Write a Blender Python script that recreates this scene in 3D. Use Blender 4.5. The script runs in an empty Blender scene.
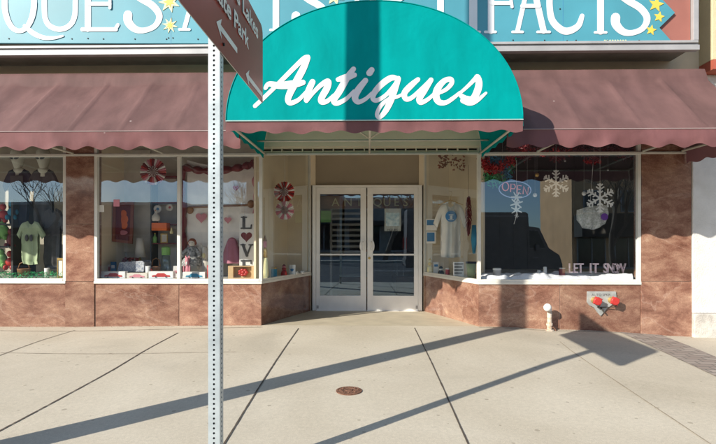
import bpy, bmesh, math, random
from mathutils import Vector, Matrix
from mathutils import noise as mn

# ------------------------------------------------------------------ camera, light
sc = bpy.context.scene
C = sc.collection
PSI = math.radians(1.2)
CAMZ = 1.19
F = 716 * 24.0 / 36.0
HY = 240.0
cd = bpy.data.cameras.new('camera')
cam = bpy.data.objects.new('camera', cd); C.objects.link(cam)
cam.location = (0, 0, CAMZ); cam.rotation_euler = (math.pi/2, 0, PSI)
cd.sensor_width = 36; cd.lens = 24; cd.shift_y = 18.0/716; cd.clip_start = 0.05; cd.clip_end = 2000
sc.camera = cam
EL = math.radians(27.2)
AZ = math.radians(48.8)            # light travels towards +x +y
td = Vector((math.sin(AZ)*math.cos(EL), math.cos(AZ)*math.cos(EL), -math.sin(EL)))
sl = bpy.data.lights.new('sun', 'SUN'); sl.energy = 4.8; sl.angle = math.radians(0.5); sl.color = (1, .935, .82)
so = bpy.data.objects.new('sun', sl); so.rotation_euler = td.to_track_quat('-Z', 'Y').to_euler(); so.location = (-6, -6, 8)
C.objects.link(so)
w = bpy.data.worlds.new('World'); sc.world = w; w.use_nodes = True
wn = w.node_tree
sky = wn.nodes.new('ShaderNodeTexSky'); sky.sky_type = 'NISHITA'; sky.sun_disc = False
sky.sun_elevation = EL; sky.sun_rotation = math.radians(180+48.8); sky.dust_density = 0.5; sky.ozone_density = 1.2
wn.links.new(sky.outputs[0], wn.nodes['Background'].inputs[0]); wn.nodes['Background'].inputs[1].default_value = 0.12
vs = sc.view_settings
vs.view_transform = 'Standard'; vs.look = 'None'; vs.gamma = 1; vs.use_curve_mapping = False; vs.exposure = 0.6
sc.cycles.max_bounces = 8; sc.cycles.transparent_max_bounces = 16

# ------------------------------------------------------------------ projection helpers (photo pixel on a real plane -> world)
def P(px, py, Y):
    u = (px-358)/F; v = (HY-py)/F
    t = Y/(u*math.sin(PSI)+math.cos(PSI))
    return Vector((t*(u*math.cos(PSI)-math.sin(PSI)), Y, CAMZ+t*v))
def X(px, Y): return P(px, 0, Y).x
W = 6.45          # facade plane
YD = 8.05         # door plane
YS = 5.95         # face of the shop sign
YA = 5.20         # awning front bar
YT = 4.70         # entrance canopy front
wallz = [(-9, .0), (-4.8, .0), (-1.3, .03), (1.6, .028), (2.6, -.01), (4.5, -.1), (6, -.13), (14, -.13)]
def smooth(t): return t*t*(3-2*t)
def gz(x, y):
    z = wallz[-1][1]
    if x <= wallz[0][0]: z = wallz[0][1]
    else:
        for (a, za), (b, zb) in zip(wallz, wallz[1:]):
            if a <= x <= b: z = za+(zb-za)*smooth((x-a)/(b-a)); break
    k = max(0, min(1, (y-3.0)/3.4))
    return z*k + .0*(1-k) - .015*(W-y)
def G(px, py, lift=0):
    u = (px-358)/F; v = (HY-py)/F
    d = Vector((u*math.cos(PSI)-math.sin(PSI), u*math.sin(PSI)+math.cos(PSI), v))
    t = 5.0
    for _ in range(60):
        t = (gz(t*d.x, t*d.y)-CAMZ)/v
    return Vector((t*d.x, t*d.y, gz(t*d.x, t*d.y)+lift))

# ------------------------------------------------------------------ materials
def newmat(name):
    m = bpy.data.materials.new(name); m.use_nodes = True
    return m, m.node_tree, m.node_tree.nodes['Principled BSDF']
def N(nt, t, **k):
    n = nt.nodes.new(t)
    for a, b in k.items(): setattr(n, a, b)
    return n
def mat(name, col, rough=.6, var=.12, scale=6, bump=0, bscale=60, metal=0, spec=.5, emit=None, es=0, col2=None, detail=6, stretch=(1,1,1), trans=0):
    m, nt, b = newmat(name)
    tc = N(nt, 'ShaderNodeTexCoord'); mp = N(nt, 'ShaderNodeMapping'); mp.inputs['Scale'].default_value = stretch
    nt.links.new(tc.outputs['Object'], mp.inputs[0])
    n = N(nt, 'ShaderNodeTexNoise'); n.inputs['Scale'].default_value = scale; n.inputs['Detail'].default_value = detail
    nt.links.new(mp.outputs[0], n.inputs['Vector'])
    r = N(nt, 'ShaderNodeValToRGB'); r.color_ramp.elements[0].position = .3; r.color_ramp.elements[1].position = .7
    c2 = col2 or tuple(min(1, c*(1+var)) for c in col); c1 = tuple(c*(1-var) for c in col) if not col2 else col
    r.color_ramp.elements[0].color = (*c1, 1); r.color_ramp.elements[1].color = (*c2, 1)
    nt.links.new(n.outputs[0], r.inputs[0]); nt.links.new(r.outputs[0], b.inputs['Base Color'])
    b.inputs['Roughness'].default_value = rough; b.inputs['Metallic'].default_value = metal
    b.inputs['Specular IOR Level'].default_value = spec
    if bump:
        n2 = N(nt, 'ShaderNodeTexNoise'); n2.inputs['Scale'].default_value = bscale; n2.inputs['Detail'].default_value = 5
        nt.links.new(mp.outputs[0], n2.inputs['Vector'])
        bp = N(nt, 'ShaderNodeBump'); bp.inputs['Strength'].default_value = bump; bp.inputs['Distance'].default_value = .01
        nt.links.new(n2.outputs[0], bp.inputs['Height']); nt.links.new(bp.outputs[0], b.inputs['Normal'])
    if emit:
        b.inputs['Emission Color'].default_value = (*emit, 1); b.inputs['Emission Strength'].default_value = es
    if trans:      # thin cloth lets some light through
        tr = N(nt, 'ShaderNodeBsdfTranslucent'); nt.links.new(r.outputs[0], tr.inputs[0])
        mx = N(nt, 'ShaderNodeMixShader'); mx.inputs[0].default_value = trans
        out = nt.nodes['Material Output']
        nt.links.new(b.outputs[0], mx.inputs[1]); nt.links.new(tr.outputs[0], mx.inputs[2]); nt.links.new(mx.outputs[0], out.inputs[0])
    return m

def stone_mat():
    m, nt, b = newmat('polished_stone')
    tc = N(nt, 'ShaderNodeTexCoord'); oi = N(nt, 'ShaderNodeObjectInfo')
    sc_ = N(nt, 'ShaderNodeVectorMath', operation='SCALE'); sc_.inputs[3].default_value = 37.0
    cmb = N(nt, 'ShaderNodeCombineXYZ'); nt.links.new(oi.outputs['Random'], cmb.inputs[0]); nt.links.new(oi.outputs['Random'], cmb.inputs[2])
    nt.links.new(cmb.outputs[0], sc_.inputs[0])
    ad = N(nt, 'ShaderNodeVectorMath', operation='ADD'); nt.links.new(tc.outputs['Object'], ad.inputs[0]); nt.links.new(sc_.outputs[0], ad.inputs[1])
    mp = N(nt, 'ShaderNodeMapping'); mp.inputs['Scale'].default_value = (1, 1, 1.8); mp.inputs['Rotation'].default_value = (0, .5, 0)
    nt.links.new(ad.outputs[0], mp.inputs[0])
    a = N(nt, 'ShaderNodeTexNoise'); a.inputs['Scale'].default_value = 2.3; a.inputs['Detail'].default_value = 14; a.inputs['Roughness'].default_value = .74; a.inputs['Distortion'].default_value = .35
    nt.links.new(mp.outputs[0], a.inputs['Vector'])
    r = N(nt, 'ShaderNodeValToRGB'); e = r.color_ramp.elements
    e[0].position = .30; e[0].color = (.105, .042, .027, 1); e[1].position = .74; e[1].color = (.56, .41, .29, 1)
    k = e.new(.45); k.color = (.225, .108, .075, 1); k = e.new(.6); k.color = (.36, .21, .145, 1)
    nt.links.new(a.outputs[0], r.inputs[0])
    # pale veins
    v = N(nt, 'ShaderNodeTexNoise'); v.inputs['Scale'].default_value = .55; v.inputs['Detail'].default_value = 7; v.inputs['Distortion'].default_value = .9
    nt.links.new(mp.outputs[0], v.inputs['Vector'])
    s = N(nt, 'ShaderNodeMath', operation='SUBTRACT'); s.inputs[1].default_value = .5; nt.links.new(v.outputs[0], s.inputs[0])
    ab = N(nt, 'ShaderNodeMath', operation='ABSOLUTE'); nt.links.new(s.outputs[0], ab.inputs[0])
    mr = N(nt, 'ShaderNodeMapRange'); mr.inputs[1].default_value = 0; mr.inputs[2].default_value = .010; mr.inputs[3].default_value = .25; mr.inputs[4].default_value = 0
    nt.links.new(ab.outputs[0], mr.inputs[0])
    mx = N(nt, 'ShaderNodeMixRGB'); mx.inputs[2].default_value = (.52, .38, .30, 1); nt.links.new(mr.outputs[0], mx.inputs[0]); nt.links.new(r.outputs[0], mx.inputs[1])
    # crystals
    g = N(nt, 'ShaderNodeTexVoronoi'); g.inputs['Scale'].default_value = 130; nt.links.new(tc.outputs['Object'], g.inputs['Vector'])
    g2 = N(nt, 'ShaderNodeMixRGB', blend_type='MULTIPLY'); g2.inputs[0].default_value = .35
    gr = N(nt, 'ShaderNodeRGBToBW'); nt.links.new(g.outputs['Color'], gr.inputs[0])
    gm = N(nt, 'ShaderNodeMapRange'); gm.inputs[3].default_value = .35; gm.inputs[4].default_value = 1.5; nt.links.new(gr.outputs[0], gm.inputs[0])
    nt.links.new(mx.outputs[0], g2.inputs[1]); nt.links.new(gm.outputs[0], g2.inputs[2])
    ob = N(nt, 'ShaderNodeMapRange'); ob.inputs[3].default_value = .82; ob.inputs[4].default_value = 1.15; nt.links.new(oi.outputs['Random'], ob.inputs[0])
    g3 = N(nt, 'ShaderNodeMixRGB', blend_type='MULTIPLY'); g3.inputs[0].default_value = 1; nt.links.new(g2.outputs[0], g3.inputs[1]); nt.links.new(ob.outputs[0], g3.inputs[2])
    nt.links.new(g3.outputs[0], b.inputs['Base Color'])
    b.inputs['Roughness'].default_value = .11; b.inputs['Specular IOR Level'].default_value = .65
    return m

def concrete_mat():
    m, nt, b = newmat('sidewalk_concrete')
    tc = N(nt, 'ShaderNodeTexCoord')
    def nz(scale, det=8, dist=0, st=None):
        n = N(nt, 'ShaderNodeTexNoise'); n.inputs['Scale'].default_value = scale; n.inputs['Detail'].default_value = det; n.inputs['Distortion'].default_value = dist
        if st:
            mp = N(nt, 'ShaderNodeMapping'); mp.inputs['Scale'].default_value = st; nt.links.new(tc.outputs['Object'], mp.inputs[0]); nt.links.new(mp.outputs[0], n.inputs['Vector'])
        else: nt.links.new(tc.outputs['Object'], n.inputs['Vector'])
        return n
    a = nz(.9, 7, .6); r = N(nt, 'ShaderNodeValToRGB'); e = r.color_ramp.elements
    e[0].position = .3; e[0].color = (.47, .415, .325, 1); e[1].position = .7; e[1].color = (.56, .505, .41, 1)
    nt.links.new(a.outputs[0], r.inputs[0])
    s = nz(38, 9); r2 = N(nt, 'ShaderNodeMapRange'); r2.inputs[1].default_value = .25; r2.inputs[2].default_value = .75; r2.inputs[3].default_value = .90; r2.inputs[4].default_value = 1.07
    nt.links.new(s.outputs[0], r2.inputs[0])
    mm = N(nt, 'ShaderNodeMixRGB', blend_type='MULTIPLY'); mm.inputs[0].default_value = 1; nt.links.new(r.outputs[0], mm.inputs[1]); nt.links.new(r2.outputs[0], mm.inputs[2])
    # fine aggregate
    v = nz(260, 3); r3 = N(nt, 'ShaderNodeMapRange'); r3.inputs[1].default_value = .3; r3.inputs[2].default_value = .7; r3.inputs[3].default_value = .8; r3.inputs[4].default_value = 1.16
    nt.links.new(v.outputs[0], r3.inputs[0])
    m3 = N(nt, 'ShaderNodeMixRGB', blend_type='MULTIPLY'); m3.inputs[0].default_value = 1; nt.links.new(mm.outputs[0], m3.inputs[1]); nt.links.new(r3.outputs[0], m3.inputs[2])
    # scattered dark gum spots
    vo = N(nt, 'ShaderNodeTexVoronoi'); vo.inputs['Scale'].default_value = 2.3; nt.links.new(tc.outputs['Object'], vo.inputs['Vector'])
    r4 = N(nt, 'ShaderNodeMapRange'); r4.inputs[1].default_value = .02; r4.inputs[2].default_value = .045; r4.inputs[3].default_value = .55; r4.inputs[4].default_value = 1
    nt.links.new(vo.outputs['Distance'], r4.inputs[0])
    m4 = N(nt, 'ShaderNodeMixRGB', blend_type='MULTIPLY'); m4.inputs[0].default_value = 1; nt.links.new(m3.outputs[0], m4.inputs[1]); nt.links.new(r4.outputs[0], m4.inputs[2])
    # broad stains and hairline cracks
    st = nz(.55, 10, 1.2); r5 = N(nt, 'ShaderNodeMapRange'); r5.inputs[1].default_value = .55; r5.inputs[2].default_value = .72; r5.inputs[3].default_value = 1; r5.inputs[4].default_value = .86; nt.links.new(st.outputs[0], r5.inputs[0])
    m5 = N(nt, 'ShaderNodeMixRGB', blend_type='MULTIPLY'); m5.inputs[0].default_value = 1; nt.links.new(m4.outputs[0], m5.inputs[1]); nt.links.new(r5.outputs[0], m5.inputs[2])
    vg = N(nt, 'ShaderNodeTexVoronoi'); vg.inputs['Scale'].default_value = 7; nt.links.new(tc.outputs['Object'], vg.inputs['Vector'])
    cg = N(nt, 'ShaderNodeRGBToBW'); nt.links.new(vg.outputs['Color'], cg.inputs[0])
    rg = N(nt, 'ShaderNodeMath', operation='MULTIPLY'); rg.inputs[1].default_value = .15; nt.links.new(cg.outputs[0], rg.inputs[0])
    lt = N(nt, 'ShaderNodeMath', operation='LESS_THAN'); nt.links.new(vg.outputs['Distance'], lt.inputs[0]); nt.links.new(rg.outputs[0], lt.inputs[1])
    m6 = N(nt, 'ShaderNodeMixRGB', blend_type='MULTIPLY'); m6.inputs[2].default_value = (.70, .69, .67, 1); nt.links.new(lt.outputs[0], m6.inputs[0]); nt.links.new(m5.outputs[0], m6.inputs[1])
    nt.links.new(m6.outputs[0], b.inputs['Base Color']); b.inputs['Roughness'].default_value = .85
    bp = N(nt, 'ShaderNodeBump'); bp.inputs['Strength'].default_value = .25; bp.inputs['Distance'].default_value = .004
    nt.links.new(v.outputs[0], bp.inputs['Height']); nt.links.new(bp.outputs[0], b.inputs['Normal'])
    return m

def paver_mat():
    m, nt, b = newmat('brick_pavers')
    tc = N(nt, 'ShaderNodeTexCoord'); br = N(nt, 'ShaderNodeTexBrick')
    br.inputs['Scale'].default_value = 1; br.inputs['Brick Width'].default_value = .2; br.inputs['Row Height'].default_value = .1; br.inputs['Mortar Size'].default_value = .008
    br.inputs['Color1'].default_value = (.26, .21, .18, 1); br.inputs['Color2'].default_value = (.36, .31, .27, 1); br.inputs['Mortar'].default_value = (.13, .115, .10, 1)
    nt.links.new(tc.outputs['Object'], br.inputs['Vector']); nt.links.new(br.outputs[0], b.inputs['Base Color']); b.inputs['Roughness'].default_value = .85
    return m

def fabric_mat(name, col, trans, var=.15, rough=.75, dirt=(.3, .22, .2), streak=3, samt=.08, spec=.3):
    m, nt, b = newmat(name)
    tc = N(nt, 'ShaderNodeTexCoord')
    mp = N(nt, 'ShaderNodeMapping'); mp.inputs['Scale'].default_value = (1.4, .7, .7); nt.links.new(tc.outputs['Object'], mp.inputs[0])
    n = N(nt, 'ShaderNodeTexNoise'); n.inputs['Scale'].default_value = 3; n.inputs['Detail'].default_value = 8; nt.links.new(mp.outputs[0], n.inputs['Vector'])
    r = N(nt, 'ShaderNodeValToRGB'); r.color_ramp.elements[0].position = .3; r.color_ramp.elements[1].position = .72
    r.color_ramp.elements[0].color = (*[c*(1-var) for c in col], 1); r.color_ramp.elements[1].color = (*[c*(1+var) for c in col], 1)
    nt.links.new(n.outputs[0], r.inputs[0])
    m2 = N(nt, 'ShaderNodeMapping'); m2.inputs['Scale'].default_value = (streak, .5, .5); nt.links.new(tc.outputs['Object'], m2.inputs[0])
    n2 = N(nt, 'ShaderNodeTexNoise'); n2.inputs['Scale'].default_value = 2.2; n2.inputs['Detail'].default_value = 6; nt.links.new(m2.outputs[0], n2.inputs['Vector'])
    q2 = N(nt, 'ShaderNodeMapRange'); q2.inputs[1].default_value = .3; q2.inputs[2].default_value = .7; q2.inputs[3].default_value = 1-samt; q2.inputs[4].default_value = 1+samt*.6; nt.links.new(n2.outputs[0], q2.inputs[0])
    x2 = N(nt, 'ShaderNodeMixRGB', blend_type='MULTIPLY'); x2.inputs[0].default_value = 1; nt.links.new(r.outputs[0], x2.inputs[1]); nt.links.new(q2.outputs[0], x2.inputs[2]); r = x2
    vo = N(nt, 'ShaderNodeTexVoronoi'); vo.inputs['Scale'].default_value = 2.1; nt.links.new(tc.outputs['Object'], vo.inputs['Vector'])
    mr = N(nt, 'ShaderNodeMapRange'); mr.inputs[1].default_value = .012; mr.inputs[2].default_value = .03; mr.inputs[3].default_value = .7; mr.inputs[4].default_value = 0
    nt.links.new(vo.outputs['Distance'], mr.inputs[0])
    mx = N(nt, 'ShaderNodeMixRGB'); mx.inputs[2].default_value = (*dirt, 1); nt.links.new(mr.outputs[0], mx.inputs[0]); nt.links.new(r.outputs[0], mx.inputs[1])
    nt.links.new(mx.outputs[0], b.inputs['Base Color']); b.inputs['Roughness'].default_value = rough; b.inputs['Specular IOR Level'].default_value = spec
    wv = N(nt, 'ShaderNodeTexNoise'); wv.inputs['Scale'].default_value = 420; nt.links.new(tc.outputs['Object'], wv.inputs['Vector'])
    bp = N(nt, 'ShaderNodeBump'); bp.inputs['Strength'].default_value = .15; bp.inputs['Distance'].default_value = .003
    nt.links.new(wv.outputs[0], bp.inputs['Height'])
    wr = N(nt, 'ShaderNodeTexNoise'); wr.inputs['Scale'].default_value = 2.2; wr.inputs['Detail'].default_value = 4; wr.inputs['Distortion'].default_value = .6; nt.links.new(tc.outputs['Object'], wr.inputs['Vector'])
    b2 = N(nt, 'ShaderNodeBump'); b2.inputs['Strength'].default_value = .5; b2.inputs['Distance'].default_value = .03; nt.links.new(wr.outputs[0], b2.inputs['Height']); nt.links.new(bp.outputs[0], b2.inputs['Normal'])
    nt.links.new(b2.outputs[0], b.inputs['Normal'])
    tr = N(nt, 'ShaderNodeBsdfTranslucent'); nt.links.new(mx.outputs[0], tr.inputs[0])
    ms = N(nt, 'ShaderNodeMixShader'); ms.inputs[0].default_value = trans
    nt.links.new(b.outputs[0], ms.inputs[1]); nt.links.new(tr.outputs[0], ms.inputs[2]); nt.links.new(ms.outputs[0], nt.nodes['Material Output'].inputs[0])
    return m

def glass_mat(name, base=.16, tint=(.93, .95, .94), gain=1.0):
    m = bpy.data.materials.new(name); m.use_nodes = True; nt = m.node_tree; nt.nodes.clear()
    out = N(nt, 'ShaderNodeOutputMaterial'); mx = N(nt, 'ShaderNodeMixShader')
    t = N(nt, 'ShaderNodeBsdfTransparent'); t.inputs[0].default_value = (*tint, 1)
    g = N(nt, 'ShaderNodeBsdfGlossy'); g.inputs['Roughness'].default_value = .005; g.inputs[0].default_value = (.60, .80, 1, 1)
    lw = N(nt, 'ShaderNodeLayerWeight'); lw.inputs[0].default_value = .5
    fr = N(nt, 'ShaderNodeMath', operation='POWER'); fr.inputs[1].default_value = 4.0; nt.links.new(lw.outputs['Facing'], fr.inputs[0])
    ad = N(nt, 'ShaderNodeMath', operation='MULTIPLY_ADD'); ad.inputs[1].default_value = gain; ad.inputs[2].default_value = base; ad.use_clamp = True
    tc = N(nt, 'ShaderNodeTexCoord'); nz = N(nt, 'ShaderNodeTexNoise'); nz.inputs['Scale'].default_value = .9; nz.inputs['Detail'].default_value = 1
    nt.links.new(tc.outputs['Object'], nz.inputs['Vector'])
    bp = N(nt, 'ShaderNodeBump'); bp.inputs['Strength'].default_value = .12; bp.inputs['Distance'].default_value = .012
    nt.links.new(nz.outputs[0], bp.inputs['Height']); nt.links.new(bp.outputs[0], g.inputs['Normal'])
    nt.links.new(fr.outputs[0], ad.inputs[0]); nt.links.new(ad.outputs[0], mx.inputs[0])
    nt.links.new(t.outputs[0], mx.inputs[1]); nt.links.new(g.outputs[0], mx.inputs[2]); nt.links.new(mx.outputs[0], out.inputs[0])
    return m

M = {}
M['stone'] = stone_mat(); M['concrete'] = concrete_mat(); M['paver'] = paver_mat()
M['maroon'] = fabric_mat('maroon_awning_canvas', (.145, .078, .074), .10, var=.22, dirt=(.5, .42, .4))
M['valance'] = fabric_mat('maroon_valance_canvas', (.20, .088, .09), .22, var=.2, dirt=(.4, .3, .3))
M['teal'] = fabric_mat('teal_canvas', (.0, .29, .285), .05, var=.08, dirt=(0, .24, .22), streak=3, samt=.10, spec=.04)
M['piping'] = mat('pale_piping', (.36, .28, .27), .6)
M['alu'] = mat('pale_frame_paint', (.60, .57, .50), .4, .08, 9)
M['white_frame'] = mat('white_window_paint', (.70, .67, .60), .4, .06, 8)
M['tube'] = mat('awning_tube_paint', (.55, .51, .42), .4, .1)
M['beige'] = mat('beige_wall_paint', (.68, .56, .39), .7, .08, 3, .1, 30)
M['beige2'] = mat('beige_wall_board', (.80, .68, .50), .6, .07, 2)
M['near_black'] = mat('dark_slot', (.05, .045, .035), .8)
M['door'] = mat('white_door_paint', (.93, .91, .87), .35, .05, 5)
M['transom'] = mat('brown_grey_transom_film', (.33, .28, .21), .25, .06, 2)
M['glass'] = glass_mat('window_glass', .145, (.98, .99, .985))
M['doorglass'] = glass_mat('door_glass', .2, (.8, .82, .8))
M['darkglass'] = mat('dark_far_glass', (.02, .022, .025), .08, .1)
M['darkwall'] = mat('dark_display_wall', (.055, .05, .045), .7)
M['brownwall'] = mat('brown_display_wall', (.42, .38, .30), .7)
M['greywall'] = mat('grey_display_wall', (.66, .62, .54), .7)
M['black'] = mat('black', (.012, .012, .013), .6)
M['darkred'] = mat('dark_red', (.16, .015, .02), .5)
M['red'] = mat('red', (.45, .035, .03), .4)
M['tinselred'] = mat('red_tinsel', (.5, .02, .02), .25, metal=.3)
M['pink'] = mat('pink', (.6, .22, .27), .6)
M['white'] = mat('white', (.8, .79, .76), .6, .05)
M['snow'] = mat('fake_snow', (.85, .86, .9), .8, .05, 12, .6, 50)
M['offwhite'] = mat('off_white_cloth', (.68, .64, .56), .8, .08, 4)
M['quilt'] = mat('white_quilt', (.86, .83, .78), .8, .06, 6, .4, 20)
M['orange'] = mat('orange', (.8, .16, .02), .5)
M['green'] = mat('green', (.20, .42, .12), .6)
M['palegreen'] = mat('pale_green_cloth', (.36, .44, .27), .8, .12, 8, .3, 12)
M['tinselgreen'] = mat('green_shred', (.06, .42, .16), .4, .5, 30)
M['blue'] = mat('blue', (.05, .2, .42), .5)
M['teal_toy'] = mat('blue_plush', (.04, .25, .4), .8)
M['navy'] = mat('navy_cloth', (.03, .035, .06), .8, .2)
M['greycloth'] = mat('charcoal_cloth', (.075, .075, .08), .8, .2, 8, .3, 12)
M['alien'] = mat('grey_green_plastic', (.62, .62, .53), .4, .05)
M['gold'] = mat('brass', (.55, .36, .12), .35, metal=.6)
M['pipe_brass'] = mat('dull_brass_and_rust', (.40, .26, .16), .7, .4, 25, col2=(.66, .60, .52))
M['dullmetal'] = mat('dull_cast_metal', (.40, .42, .41), .5, .2, 12, metal=.3)
M['wood'] = mat('brown_wood', (.25, .12, .05), .5, .3, 4, stretch=(1, 1, 6))
M['signblue'] = mat('turquoise_sign_paint', (.065, .27, .345), .5, .12, 1.2)
M['signred'] = mat('faded_red_sign_panel', (.30, .115, .09), .6, .1, 3)
M['cream'] = mat('pale_yellow', (.82, .74, .40), .5, .05)
M['yellow'] = mat('yellow_paint', (.75, .52, .08), .5, .05)
M['lettering'] = mat('white_sign_lettering', (.70, .71, .74), .5, .03)
M['script'] = mat('white_script_lettering', (.74, .71, .72), .6, .03)
M['trim'] = mat('aluminium_trim', (.40, .39, .39), .4, .1, 5, metal=.2)
M['underside'] = mat('sign_underside', (.28, .26, .23), .7, .15)
M['galv'] = mat('galvanised_steel', (.36, .41, .43), .45, .14, 9, metal=.25, col2=(.52, .58, .60), detail=10)
M['galv_in'] = mat('galvanised_shadow', (.25, .27, .28), .6, .1)
M['signbrown'] = mat('brown_guide_sign', (.30, .055, .035), .3, .1, 2, spec=.12)
M['edge'] = mat('raw_sign_edge', (.62, .61, .58), .4)
M['signtext'] = mat('white_sheeting', (.72, .71, .68), .4)
M['rust'] = mat('rusty_iron', (.16, .075, .045), .8, .4, 30, .8, 80)
M['joint'] = mat('dark_joint', (.085, .065, .05), .95, .3, 20)
M['jointpale'] = mat('pale_joint', (.30, .25, .19), .95, .2, 20)
M['stonejoint'] = mat('pale_stone_joint', (.42, .33, .27), .8)
M['stucco'] = mat('white_stucco', (.58, .56, .52), .9, .06, 4, .8, 45, col2=(.72, .70, .67), detail=10)
M['stucco_y'] = mat('cream_stucco', (.62, .52, .33), .9, .08, 5, .5, 70)
M['band'] = mat('red_band', (.42, .10, .06), .8)
M['asphalt'] = mat('asphalt', (.055, .055, .058), .9, .25, 3, .5, 120)
M['ground'] = mat('dry_ground', (.26, .22, .17), .95, .2, .3)
M['tile'] = mat('entry_tile', (.50, .44, .33), .55, .12, 4)
M['pole'] = mat('weathered_wood_pole', (.22, .17, .12), .9, .3, 5, .6, 30, stretch=(4, 4, .5))
M['tan'] = mat('tan_stucco', (.62, .38, .22), .9, .12, 1)
M['paleb'] = mat('grey_stucco', (.36, .33, .29), .9, .12, 1)
M['darkbrown'] = mat('dark_canopy', (.05, .045, .04), .8, .2)
M['vanpaint'] = mat('dark_truck_paint', (.20, .175, .17), .4, .1)
M['rubber'] = mat('rubber', (.02, .02, .02), .8)
M['bark'] = mat('bark', (.16, .12, .09), .9, .3, 8)
M['int_floor'] = mat('shop_floor', (.18, .14, .10), .6)
M['int_wall'] = mat('shop_wall', (.62, .56, .47), .8)
M['clearplastic'] = glass_mat('clear_plastic', .08, (.85, .9, .88))
M['maroonframe'] = mat('red_brown_frame', (.25, .07, .035), .5)

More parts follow.
